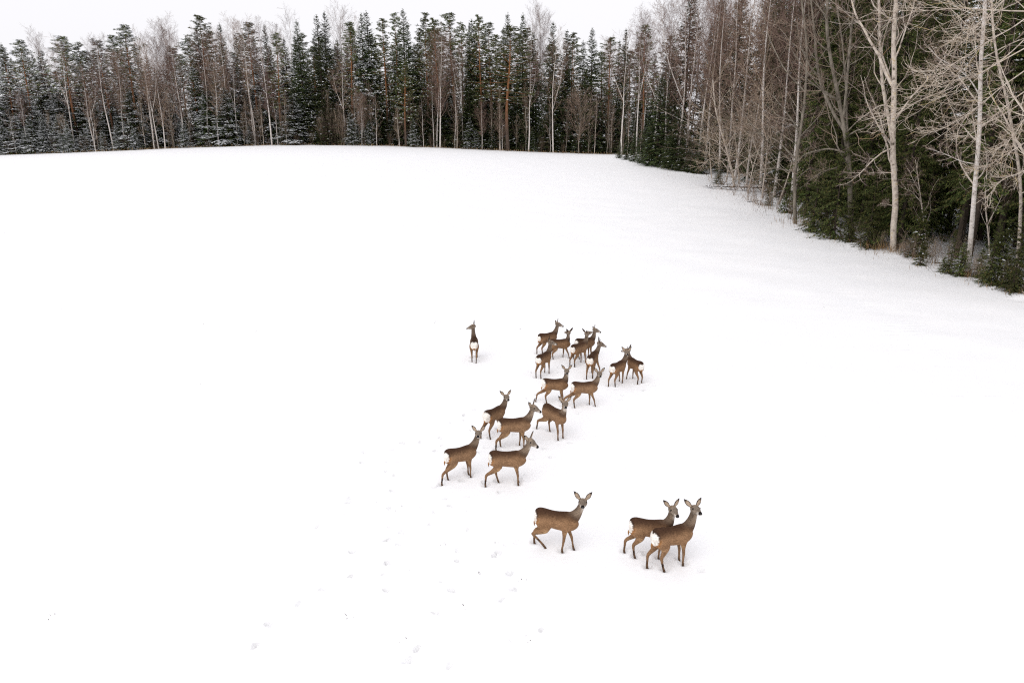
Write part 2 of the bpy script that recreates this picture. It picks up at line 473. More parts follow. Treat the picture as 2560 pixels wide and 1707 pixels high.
YF = 131.0
def far(kind, px, top, dy, tag=None, wx=1.0, row='front', v=None, tilt=(0, 0)):
    Y = YF + dy
    # find x so that the base projects on px
    x = 0.0
    for _ in range(4):
        z = float(gz(x, Y)); f = Y * CP - (z - CAM_H) * SP
        x = (px - 1280) * f / FPX
    H = max(2.0, top_height(px, top, x, Y))
    snowy = px < 760 or (px < 1150 and rng.random() < .35)
    if kind == 'spruce':
        pool = SP_SNOW if snowy else SP_LITE
        me = pool[(v if v is not None else rng.integers(3))]; H0 = 24
        if px < 560 and rng.random() < .75 - px / 900: me = SP_HEAVY[rng.integers(2)]
    elif kind == 'pine':
        pool = PN_SNOW if (px < 420 or (snowy and rng.random() < .55)) else PN_LITE
        me = pool[(v if v is not None else rng.integers(3))]; H0 = 23
    else:
        me = BIRCH[(v if v is not None else rng.integers(5))]; H0 = 22
    return plant(kind + '_tree', me, x, Y, H0, H, rng.random() * 6.28, row, wx * max(.85, min(1.3, 1.0 / (H / H0) ** .5)) * (1.0 if kind == 'birch' else rng.uniform(1.05, 1.45)), tilt, tag=tag)

F = [('spruce', 4, 72, 3), ('pine', 57, 120, 3), ('pine', 102, 100, 2), ('birch', 72, 234, 0), ('birch', 188, 140, 0), ('birch', 150, 88, 16),
     ('pine', 205, 92, 4), ('birch', 239, 200, 0), ('pine', 245, 108, 5), ('birch', 285, 128, 0), ('pine', 291, 99, 4), ('birch', 314, 160, 0),
     ('pine', 322, 88, 7), ('birch', 336, 165, 1), ('pine', 358, 63, 3), ('birch', 386, 140, 0), ('birch', 397, 190, 0), ('birch', 392, 86, 14),
     ('birch', 425, 78, 12), ('birch', 446, 80, 15), ('birch', 460, 62, 13), ('birch', 413, 180, 0), ('birch', 464, 118, 1), ('spruce', 523, 60, 8),
     ('pine', 539, 38, 5), ('birch', 526, 115, 0), ('birch', 547, 185, 0), ('birch', 572, 118, 0), ('spruce', 586, 58, 7),
     ('birch', 594, 185, 0), ('birch', 638, 92, 0), ('birch', 608, 60, 13), ('birch', 680, 60, 0), ('birch', 695, 215, 0), ('pine', 649, 56, 6),
     ('spruce', 690, 62, 8), ('pine', 709, 85, 2), ('spruce', 768, 50, 5), ('birch', 742, 48, 13), ('spruce', 812, 36, 4), ('spruce', 828, 28, 8),
     ('birch', 868, 30, 14), ('birch', 864, 190, 0), ('birch', 905, 235, 0), ('birch', 911, 238, 1), ('pine', 888, 55, 3), ('spruce', 914, 32, 7),
     ('spruce', 943, 26, 9), ('pine', 968, 46, 4), ('spruce', 1023, 22, 6), ('pine', 1006, 32, 9), ('pine', 1016, 148, 0), ('pine', 1071, 32, 5),
     ('pine', 1098, 48, 3), ('birch', 1100, 70, 0), ('birch', 1092, 120, 1), ('pine', 1136, 31, 6), ('birch', 1160, 150, 1), ('spruce', 1182, 46, 8),
     ('pine', 1200, 40, 4), ('pine', 1228, 55, 7), ('spruce', 1266, 31, 7), ('pine', 1270, 66, 0), ('spruce', 1307, 31, 9), ('birch', 1327, 24, 12),
     ('birch', 1355, 36, 14), ('birch', 1321, 140, 0), ('birch', 1383, 90, 0), ('spruce', 1380, 54, 5), ('spruce', 1407, 73, 8), ('pine', 1422, 80, 6),
     ('spruce', 1473, 70, 5), ('pine', 1513, 93, 7), ('birch', 1553, 85, 0), ('birch', 1590, 78, 3), ('spruce', 1553, 70, 9), ('pine', 1604, 63, 8),
     ('birch', 1580, 42, 14), ('birch', 1604, 56, 12), ('birch', 1205, 252, 0), ('birch', 1256, 275, 0)]
for i, (k, px, top, dy) in enumerate(F):
    if k == 'pine' and px not in (1270, 1016, 709): dy = dy + 3
    if k == 'birch' and top > 90 and px not in (72, 1205, 1256, 905, 911): top, dy = top - 25, dy + rng.uniform(0, 3.5)
    v = {1270: 2, 1016: 1, 709: 0, 188: 1, 1023: 2, 358: 2}.get(px) if k != 'birch' or px == 188 else None
    tl = (rng.normal(0, .012), rng.normal(0, .012))
    far(k, px, top, dy, row='front' if dy < 10 else 'haze', v=v, tilt=tl, wx=1.2 if px in (1270, 358, 1023, 205) and k != 'birch' else 1.0)
# deeper rows
SKX = [0, 100, 200, 350, 450, 540, 650, 760, 820, 940, 1020, 1140, 1270, 1310, 1380, 1470, 1560, 1640, 1700]
SKY_ = [80, 110, 100, 85, 100, 65, 75, 65, 50, 45, 45, 50, 48, 50, 75, 90, 85, 70, 30]
for px in np.arange(-300, 1680, 17.0):
    q = px + rng.normal(0, 6)
    kind = rng.choice(['spruce', 'pine', 'birch'], p=[.55, .32, .13])
    top = np.interp(q, SKX, SKY_) + abs(rng.normal(0, 45)) + 8
    far(kind, q, top, rng.uniform(10, 24), row='back')
for px in np.arange(-320, 1660, 26.0):
    q = px + rng.normal(0, 9)
    far('spruce', q, np.interp(q, SKX, SKY_) + rng.uniform(60, 150), rng.uniform(24, 42), row='back', wx=1.35)
# low dark spruces filling under the crowns
for px in np.arange(-290, 1600, 40.0):
    q = px + rng.normal(0, 12)
    far('spruce', q, edge_py(q) - rng.uniform(70, 170), rng.uniform(1, 8), row='low', wx=1.9)

# ------------------------------------------------------------------ right-hand wood
NEAR_SP = [spruce_meshes(100 + k, 19, R, sp=.42, nb=7, ns=52, nh=30, size=.46, z0=z0, leaf='spruce_near', bare=.16) for k, (R, z0) in enumerate([(2.7, .03), (2.3, .10), (3.0, .05), (2.5, .19), (2.8, .24)])]
LOW_SP = [spruce_meshes(104 + k, 9, 2.5, sp=.26, nb=7, ns=40, nh=18, size=.46, z0=.02, leaf='spruce_low', bare=.28) for k in range(2)]
ALDER = [birch_meshes(110 + k, 11, fork=True, n1=26, n2=7, n3=5, low=.12, spread=.62, bark='palebark', twig='alder', th=1.1, limb='palebark', a1=58, up1=.25, l2=.55, tw=1.5) for k in range(3)]
BARE = [birch_meshes(120 + k, 7, n1=34, n2=7, n3=4, low=.22, spread=.5, bark='greybark', twig='alder', th=1.3, limb='alder', a1=42, up1=.6, l2=.5, tw=1.6) for k in range(2)]
SAPLING = [birch_meshes(126 + k, 9, n1=22, n2=5, n3=4, low=.2, spread=.22, bark=b_, twig='alder', th=.8, limb='alder', tw=1.2) for k, b_ in enumerate(('birchbark', 'greybark', 'palebark'))]

def put(kind, me, H0, px, py, H, row, rz=None, wx=1.0, tilt=(0, 0), **kw):
    x, y, z = ground_at(px, py)
    return plant(kind, me, x, y, H0, H, rng.random() * 6.28 if rz is None else rz, row, wx, tilt, **kw)

def Htop(px, py, top):
    x, y, z = ground_at(px, py)
    return top_height(px, top, x, y)

# far half: dark spruces at the edge, tall green spruces, white birches, arching alders
for px, py, top in [(1548, 396, 352), (1566, 400, 340), (1584, 404, 330), (1604, 408, 322), (1622, 412, 300), (1642, 416, 190), (1668, 421, 330), (1688, 425, 270), (1712, 429, 316), (1732, 432, 340), (1748, 434, 303), (1795, 460, 395)]:
    put('spruce_tree', SP_LITE[2], 24, px, py, Htop(px, py, top), 'edge', wx=2.1)
for px, py, top in [(1700, 412, -70), (1664, 410, 110)]:
    put('spruce_tree', SP_LITE[px % 3], 24, px, py, Htop(px, py, top), 'edge', wx=1.15)
for px, py, top, v in [(1743, 428, -60, 0), (1762, 430, -60, 2), (1798, 446, -20, 0), (1836, 458, -90, 2), (1866, 466, 60, 4), (1902, 480, -150, 0), (1935, 496, -120, 2), (1978, 520, -120, 4), (1690, 421, -30, 3), (1662, 415, 10, 0), (1634, 409, 60, 1), (1715, 426, -60, 2), (1820, 436, -60, 1), (1725, 412, 0, 4)]:
    put('birch_tree', BIRCH[v], 22, px, py - 3, Htop(px, py, top), 'edge', wx=1.15)
for px, py, top in [(1780, 446, 300), (1815, 462, 290), (1870, 484, 300), (1905, 496, 270), (1945, 512, 280), (1850, 462, 210), (1985, 530, 250)]:
    put('alder_tree', ALDER[px % 3], 11, px, py, Htop(px, py, top), 'edge', wx=1.2, tilt=(rng.normal(0, .06), -.16))

for px, py, H in [(2030, 580, 5.2), (2085, 596, 6.4), (2122, 604, 3.6), (2168, 618, 4.6), (2372, 684, 2.2), (2470, 711, 3.0), (2530, 730, 3.6)]:
    put('spruce_tree', LOW_SP[px % 2], 9, px, py, H, 'edge', wx=.95)

# near half: wall of spruces, placed along the edge of the field
EW = np.array([ground_at(px, edge_py(px))[:2] for px in np.arange(1640, 2700, 20)])
acc = np.r_[0, np.cumsum(np.linalg.norm(np.diff(EW, axis=0), axis=1))]
def edge_world(d, off):
    x = np.interp(d, acc, EW[:, 0]); y = np.interp(d, acc, EW[:, 1])
    return x + off, y + off * .35
d_of_px = lambda px: float(np.interp(px, np.arange(1640, 2700, 20), acc))
dA, dB = d_of_px(1975), acc[-1]
print('near edge from', EW[0], EW[-1], 'length', acc[-1], dA)
for row, (off, step, hs_) in enumerate([(1.8, 2.3, (13, 18)), (4.6, 2.3, (17, 22)), (8.0, 2.6, (19, 24)), (12.5, 3.0, (20, 25)), (18, 3.2, (20, 25))]):
    d = dA - 14 * (row > 0) - 10 * (row > 2)
    while d < dB + 6:
        x, y = edge_world(d + rng.normal(0, .6), off + rng.normal(0, .6))
        vi = rng.integers(3) if (d < d_of_px(2235) or row > 2) else rng.integers(3, 5)
        plant('spruce_tree', NEAR_SP[vi], x, y, 19, rng.uniform(*hs_), rng.random() * 6.28, 'near%d' % row, 1.0)
        d += step * rng.uniform(.8, 1.25)
for row, (off, step) in enumerate([(6.5, 3.0), (10, 3.0), (15, 3.4), (21, 4.0)]):
    d = 0
    while d < dA - 8:
        x, y = edge_world(d + rng.normal(0, .8), off + rng.normal(0, 1))
        plant('spruce_tree', SP_LITE[rng.integers(3)], x, y, 24, rng.uniform(19, 24), rng.random() * 6.28, 'mid', 1.1)
        d += step * rng.uniform(.8, 1.25)

# ------------------------------------------------------------------ ground (one sheet to the horizon)
DENTS = []          # x, y, radius, depth
def build_ground():
    xs = np.unique(np.concatenate([np.linspace(-2500, -150, 12), np.linspace(-150, -40, 45), np.linspace(-40, -13, 60), np.linspace(-13, 11, 500), np.linspace(11, 40, 70), np.linspace(40, 150, 45), np.linspace(150, 2500, 12)]))
    ys = np.unique(np.concatenate([np.linspace(-1500, -20, 10), np.linspace(-20, 6, 20), np.linspace(6, 30, 470), np.linspace(30, 60, 90), np.linspace(60, 240, 110), np.linspace(240, 3000, 20)]))
    X, Y = np.meshgrid(xs, ys)
    Z = gz(X, Y)
    g = np.random.default_rng(3)
    for _ in range(26):                                   # drift and wind ripples
        wl = g.uniform(.5, 6); a = g.normal(.45, .5); k = 6.283 / wl
        amp = .0010 * wl ** .8
        Z = Z + amp * np.sin(k * (X * math.sin(a) + Y * math.cos(a)) + g.random() * 6.28 + .8 * np.sin(X * g.uniform(.1, .5) + Y * g.uniform(.1, .5)))
    for (dx, dy, r, dep) in DENTS:
        i0, i1 = np.searchsorted(xs, [dx - 3 * r, dx + 3 * r]); j0, j1 = np.searchsorted(ys, [dy - 3 * r, dy + 3 * r])
        xx, yy = X[j0:j1, i0:i1], Y[j0:j1, i0:i1]
        q = ((xx - dx) ** 2 + (yy - dy) ** 2) / r ** 2
        Z[j0:j1, i0:i1] += -dep * np.exp(-q * q) + dep * .25 * np.exp(-(np.sqrt(q) - 1.5) ** 2 * 4)
    V = np.stack([X, Y, Z], -1).reshape(-1, 3)
    idx = np.arange(X.size).reshape(X.shape)
    Q = np.stack([idx[:-1, :-1], idx[:-1, 1:], idx[1:, 1:], idx[1:, :-1]], -1).reshape(-1, 4)
    M.setdefault('snow', None)
    me = mesh_quads('snow_field', [(V, Q, 0)], ['snow'], True)
    o = bpy.data.objects.new('snow_ground', me); COL.objects.link(o)
    o['kind'] = 'structure'
    return o

# ------------------------------------------------------------------ single bare trees in front of the near wood
def hero(kind, base_px, limbs, radii, label, cat, twig='paletwig', bark='palebark', back=0.0, n1=9, n2=7, n3=5, l1=.42, tw=1.0, ang=48, up=.5, seed=1, zig=.35, jit=1.3, bark2=None):
    """limbs: polylines in photo pixels laid out in the upright plane through the tree's own base, with depth added"""
    g = np.random.default_rng(seed)
    bx, by, bz = ground_at(*base_px)
    by += back; bz = float(gz(bx, by))
    o0 = at_depth(*base_px, by)
    Ps, Rs = [], []
    for k, (pl, (ra, rb)) in enumerate(zip(limbs, radii)):
        pts = [at_depth(px, py, by) for px, py in pl]
        pts = np.array(pts)
        q = np.linspace(0, 1, len(pts))
        if k > 0:
            pts[:, 1] += np.sin(g.uniform(-1.2, 1.2)) * q * np.linalg.norm(pts[-1] - pts[0]) * .45
        if k == 0:
            pts[0, 2] = bz - .3
        P = line(pts, 20)
        if zig:
            w = g.normal(0, zig * ra * .5, (20, 3)); w[0] = 0
            P[0] += np.cumsum(w, 0) * .5
        Ps.append(P); Rs.append(np.linspace(ra, rb, 20)[None])
    base = np.array([bx, by, bz])
    P = np.concatenate(Ps) - base; R = np.concatenate(Rs)
    P1, R1 = P, R
    b1, r1 = spawn(P1, R1, n1, .25, .98, ang, 12, lambda s: l1 * (1.2 - .6 * s), 9, (0, -.12, up), jit, .40, g, .22, .010 * tw)
    b2, r2 = spawn(b1, r1, n2, .2, .98, 42, 12, lambda s: .48 * (1.1 - .4 * s), 6, (0, 0, .35), jit, .55, g, .3, .0065 * tw)
    b3, r3 = spawn(b2, r2, n3, .2, 1, 40, 14, lambda s: .5 + 0 * s, 4, (0, 0, .3), 1.2, .6, g, .4, .0048 * tw)
    trunk = mesh_quads('bare_trunk', [(*tubes(P, R, 9), 0)], [bark], True)
    crown = mesh_quads('bare_crown', [(*tubes(b1, r1, 5), 1), (*tubes(b2, r2, 4), 0), (*tubes(b3, r3, 3), 2)], [twig, bark2 or bark, 'alder'])
    o = root(kind, (bx, by, bz))
    child('trunk', trunk, o); child('crown', crown, o)
    meta(o, label, cat)
    return o

hero('aspen_tree', (2233, 628), [
      [(2233, 628), (2236, 560), (2240, 500), (2238, 440), (2229, 405), (2230, 330), (2234, 250), (2236, 190), (2232, 130), (2240, 50), (2247, -60), (2250, -220)],
      [(2239, 428), (2244, 380), (2242, 300), (2238, 220), (2241, 160), (2250, 90), (2259, 0), (2263, -150)],
      [(2233, 218), (2222, 188), (2212, 135), (2196, 100), (2185, 60), (2172, 30), (2163, -40)],
      [(2229, 372), (2200, 380), (2165, 402), (2130, 432), (2098, 452)],
      [(2229, 268), (2205, 263), (2180, 280), (2150, 302)],
      [(2237, 432), (2200, 433), (2178, 432)], [(2236, 515), (2210, 510), (2192, 508)], [(2238, 120), (2260, 80), (2290, 40), (2330, 20)]],
     [(.175, .085), (.10, .06), (.085, .035), (.05, .014), (.045, .012), (.03, .008), (.025, .006), (.03, .010)],
     'tall pale aspen whose trunk splits into two stems, at the near wood edge', 'aspen', n1=10, seed=3, l1=.34, tw=1.35)
hero('birch_tree', (2421, 683), [
      [(2421, 683), (2424, 620), (2432, 540), (2437, 470), (2444, 400), (2449, 330), (2453, 250), (2449, 190), (2454, 130), (2461, 60), (2466, 0), (2472, -160)],
      [(2436, 410), (2410, 405), (2370, 385), (2335, 372)], [(2450, 240), (2420, 200), (2380, 170), (2330, 150), (2300, 120)]],
     [(.115, .065), (.024, .008), (.030, .009)], 'white birch with leaning slender trunk, right of the twin stemmed aspen', 'birch', bark='birchbark', n1=13, seed=5, l1=.26, tw=1.2, zig=.1, bark2='palebark')
hero('alder_tree', (2615, 745), [
      [(2615, 745), (2612, 600), (2606, 450), (2602, 300), (2600, 150), (2598, 0), (2600, -200)],
      [(2600, 20), (2520, 72), (2440, 112), (2360, 160), (2300, 198), (2272, 196)],
      [(2600, 100), (2500, 162), (2420, 214), (2340, 246), (2290, 292), (2268, 285)],
      [(2602, 200), (2530, 250), (2470, 302), (2420, 340), (2395, 345)],
      [(2604, 330), (2540, 372), (2480, 412), (2430, 424)],
      [(2600, 30), (2500, 22), (2420, 12), (2330, 18), (2290, 8)],
      [(2600, 150), (2520, 216), (2450, 284), (2380, 330), (2350, 335)],
      [(2602, 240), (2560, 280), (2510, 340), (2460, 372)],
      [(2600, -60), (2520, -20), (2450, 40), (2380, 90), (2330, 100)],
      [(2600, 60), (2540, 130), (2480, 180), (2400, 200), (2330, 215)],
      [(2605, 380), (2560, 430), (2500, 450), (2460, 500)]],
     [(.20, .12)] + [(.025, .007)] * 10, 'bare tree at the right border with long arching branches reaching left', 'alder', n1=15, n2=6, n3=3, l1=.36, ang=26, up=.30, seed=8, tw=1.1, zig=.5, jit=.8)
hero('sapling_tree', (2540, 702), [
      [(2540, 702), (2548, 600), (2553, 520), (2553, 440), (2540, 386), (2532, 330), (2520, 262), (2505, 200), (2490, 150), (2480, 60), (2476, -60)]],
     [(.085, .035)], 'thin crooked pale tree bending left behind the arching branches', 'sapling', n1=12, l1=.18, seed=9, tw=1.2, back=1.2)
hero('alder_tree', (2128, 600), [
      [(2128, 600), (2127, 480), (2122, 373), (2112, 300), (2100, 250), (2090, 190), (2072, 110), (2066, 40), (2078, -80)],
      [(2110, 292), (2097, 180), (2086, 60), (2078, -90)], [(2120, 345), (2080, 272), (2052, 200), (2044, 100), (2035, 0), (2030, -90)],
      [(2120, 372), (2128, 290), (2138, 200), (2140, 90), (2130, -60)], [(2122, 385), (2080, 372), (2030, 384), (1985, 420)],
      [(2121, 400), (2090, 420), (2050, 430), (2010, 460)], [(2100, 250), (2060, 240), (2010, 210), (1970, 190)], [(2060, 205), (2020, 170), (1990, 120), (1975, 60)],
      [(2118, 330), (2150, 290), (2170, 250), (2185, 190)]],
     [(.17, .06), (.09, .03), (.10, .03), (.07, .025), (.06, .015), (.05, .012), (.06, .015), (.05, .015), (.04, .012)],
     'grey many limbed bare alder left of the twin stemmed aspen', 'alder', twig='alder', bark='greybark', n1=9, n2=6, n3=3, l1=.34, seed=11, tw=1.45, back=.8)
hero('alder_tree', (1990, 560), [
      [(1990, 560), (1985, 470), (1992, 380), (2010, 280), (2020, 160), (2012, 60), (1995, -60)], [(1992, 400), (1950, 350), (1900, 330), (1850, 345)],
      [(1990, 430), (1940, 420), (1890, 430), (1850, 460)], [(2000, 330), (1960, 270), (1925, 230), (1890, 225)], [(1988, 450), (2030, 420), (2060, 430), (2090, 470)], [(2012, 230), (1970, 170), (1945, 90), (1935, 10)]],
     [(.13, .05), (.055, .014), (.05, .012), (.05, .014), (.045, .012), (.05, .014)], 'bare alder with drooping grey branches where birches meet dark spruces', 'alder', twig='alder', bark='greybark', n1=9, n2=6, n3=3, l1=.4, seed=12, tw=1.6)
hero('alder_tree', (1838, 468), [
      [(1838, 468), (1828, 420), (1812, 360), (1798, 318), (1786, 270), (1780, 200)], [(1832, 440), (1800, 400), (1770, 395), (1745, 415)], [(1830, 430), (1870, 390), (1910, 380), (1950, 395)],
      [(1820, 390), (1790, 350), (1755, 345)], [(1834, 452), (1880, 430), (1930, 440), (1960, 460)], [(1815, 370), (1850, 320), (1890, 300)]],
     [(.13, .05), (.06, .018), (.06, .018), (.06, .018), (.055, .016), (.055, .016)], 'leaning bare alder arching low branches over the fallen branch', 'alder', twig='alder', bark='palebark', n1=10, n2=7, n3=5, l1=.42, seed=13, tw=2.0)
hero('sapling_tree', (2322, 640), [[(2322, 640), (2312, 570), (2304, 500), (2296, 450), (2290, 400)], [(2306, 510), (2280, 480), (2255, 470)], [(2300, 480), (2275, 450), (2258, 425)]],
     [(.045, .014), (.022, .007), (.02, .006)], 'thin bare sapling between the twin stemmed aspen and the white birch', 'sapling', twig='alder', n1=9, n2=6, l1=.4, seed=14, tw=1.0, back=1.0)
hero('sapling_tree', (2478, 690), [[(2478, 690), (2472, 600), (2462, 500), (2468, 420), (2460, 340)], [(2470, 560), (2490, 500), (2500, 440)]],
     [(.045, .012), (.025, .008)], 'two stemmed thin bare sapling just right of the leaning white birch', 'sapling', twig='alder', n1=9, n2=6, l1=.36, seed=15, tw=1.0, back=1.5)

# small round-crowned bare tree and saplings along the far edge
def far_at(px, dy):
    x = 0.0
    for _ in range(4):
        f = (YF + dy) * CP - (float(gz(x, YF + dy)) - CAM_H) * SP
        x = (px - 1280) * f / FPX
    return x, YF + dy
x, y = far_at(1447, -1.5)
plant('bare_tree', BARE[0], x, y, 7, top_height(1447, 246, x, y), .4, 'edge', tag='small bare tree with a round crown standing before the far wood')
for px in np.sort(rng.uniform(6, 1600, 60)):
    q = px
    x, y = far_at(q, rng.uniform(-.5, 1.5))
    plant('sapling_tree', SAPLING[rng.integers(3)], x, y, 9, rng.uniform(5, 11.5), rng.random() * 6.28, 'sapling')
for px in np.arange(806, 874, 6.0):
    x, y = far_at(px, rng.uniform(-.3, .8))
    plant('thicket_bush', THICKET[rng.integers(2)], x, y, 7.5, rng.uniform(5.4, 7.4), rng.random() * 6.28, 'thicket', names=('stems', 'twigs'))
for px in np.arange(0, 1600, 27.0):
    q = px + rng.normal(0, 9)
    x, y = far_at(q, rng.uniform(-.4, 1.8))
    plant('bare_bush', BUSH[rng.integers(3)], x, y, 3.0, rng.uniform(1.4, 3.4), rng.random() * 6.28, 'bush', names=('stems', 'twigs'))
for px, h in [(6, 6.5), (30, 3.0), (48, 5.0), (88, 5.5), (140, 4.6), (178, 4.0), (210, 2.4), (300, 3.6), (340, 2.8), (18, 4.5), (70, 3.2), (118, 4.2), (160, 2.6), (232, 3.4), (262, 2.4), (465, 3), (628, 2.6), (880, 4.4), (925, 3.0), (1035, 3.6), (1175, 4.2), (1190, 2.2), (1230, 3), (1330, 2.8)]:
    x, y = far_at(px, rng.uniform(-.2, 1.2))
    plant('spruce_tree', (SP_HEAVY * 2 if px < 500 else SP_SNOW if px < 1200 else SP_LITE)[rng.integers(3)], x, y, 24, h + 1.5, rng.random() * 6.28, 'young', wx=2.3)

# ------------------------------------------------------------------ roe deer
def deer_mat():
    m, nt, b = mat('deer_coat', 0.9, 0.08)
    a = nt.nodes.new('ShaderNodeAttribute'); a.attribute_name = 'coat'
    n = noise(nt, 70, 6, 'Object', (.45, 1, 1)); n3 = noise(nt, 9, 3, 'Object')
    r1 = ramp(nt, [(.30, (.50, .48, .46)), (.70, (1.38, 1.36, 1.32))]); r3 = ramp(nt, [(.3, (.80, .78, .76)), (.7, (1.16, 1.16, 1.16))])
    nt.links.new(n.outputs[0], r1.inputs[0]); nt.links.new(n3.outputs[0], r3.inputs[0])
    m1 = nt.nodes.new('ShaderNodeMix'); m1.data_type = 'RGBA'; m1.blend_type = 'MULTIPLY'; m1.inputs[0].default_value = .75
    m2 = nt.nodes.new('ShaderNodeMix'); m2.data_type = 'RGBA'; m2.blend_type = 'MULTIPLY'; m2.inputs[0].default_value = .8
    nt.links.new(a.outputs['Color'], m1.inputs[6]); nt.links.new(r1.outputs[0], m1.inputs[7])
    nt.links.new(m1.outputs[2], m2.inputs[6]); nt.links.new(r3.outputs[0], m2.inputs[7])
    nt.links.new(m2.outputs[2], b.inputs['Base Color'])
    bp = nt.nodes.new('ShaderNodeBump'); bp.inputs['Strength'].default_value = .35; bp.inputs['Distance'].default_value = .006
    nt.links.new(n.outputs[0], bp.inputs['Height']); nt.links.new(bp.outputs[0], b.inputs['Normal'])
    return m
M['coat'] = deer_mat()
m, nt, b = mat('eye_black', .15, .5); b.inputs['Base Color'].default_value = (.008, .006, .005, 1); M['eye'] = m
m, nt, b = mat('nose_black', .4, .4); b.inputs['Base Color'].default_value = (.012, .010, .010, 1); M['nose'] = m

def loft(C, RW, RH, side, n=14):
    """closed tube through centres C with half widths RW along 'side' and half heights RH across; returns V, faces"""
    C = np.asarray(C, float); K = len(C)
    T = nrm(np.gradient(C, axis=0))
    side = np.asarray(side, float)
    if side.ndim == 1: side = np.tile(side, (K, 1))
    S = nrm(side - (side * T).sum(1, keepdims=True) * T); U = np.cross(T, S)
    a = np.arange(n) * 2 * math.pi / n
    V = C[:, None] + np.asarray(RW)[:, None, None] * np.cos(a)[None, :, None] * S[:, None] + np.asarray(RH)[:, None, None] * np.sin(a)[None, :, None] * U[:, None]
    V = V.reshape(-1, 3)
    F = []
    for k in range(K - 1):
        for i in range(n):
            j = (i + 1) % n
            F.append((k * n + i, k * n + j, (k + 1) * n + j, (k + 1) * n + i))
    V = np.concatenate([V, C[:1] - T[:1] * .25 * RW[0], C[-1:] + T[-1:] * .25 * RW[-1]])
    c0, c1 = K * n, K * n + 1
    for i in range(n):
        j = (i + 1) % n
        F.append((c0, j, i)); F.append((c1, (K - 1) * n + i, (K - 1) * n + j))
    return V, F

def smooth_path(ctrl, K):
    """Catmull-Rom through rows of ctrl (x,y,z,rw,rh)"""
    c = np.asarray(ctrl, float); n = len(c)
    e = np.concatenate([2 * c[:1] - c[1:2], c, 2 * c[-1:] - c[-2:-1]])
    out = []
    for q in np.linspace(0, n - 1, K):
        i = min(int(q), n - 2); t = q - i
        p0, p1, p2, p3 = e[i], e[i + 1], e[i + 2], e[i + 3]
        out.append(.5 * (2 * p1 + (p2 - p0) * t + (2 * p0 - 5 * p1 + 4 * p2 - p3) * t * t + (3 * p1 - p0 - 3 * p2 + p3) * t ** 3))
    return np.array(out)

def rotz(v, a):
    c, s = math.cos(a), math.sin(a)
    v = np.asarray(v, float)
    return np.stack([v[..., 0] * c - v[..., 1] * s, v[..., 0] * s + v[..., 1] * c, v[..., 2]], -1)

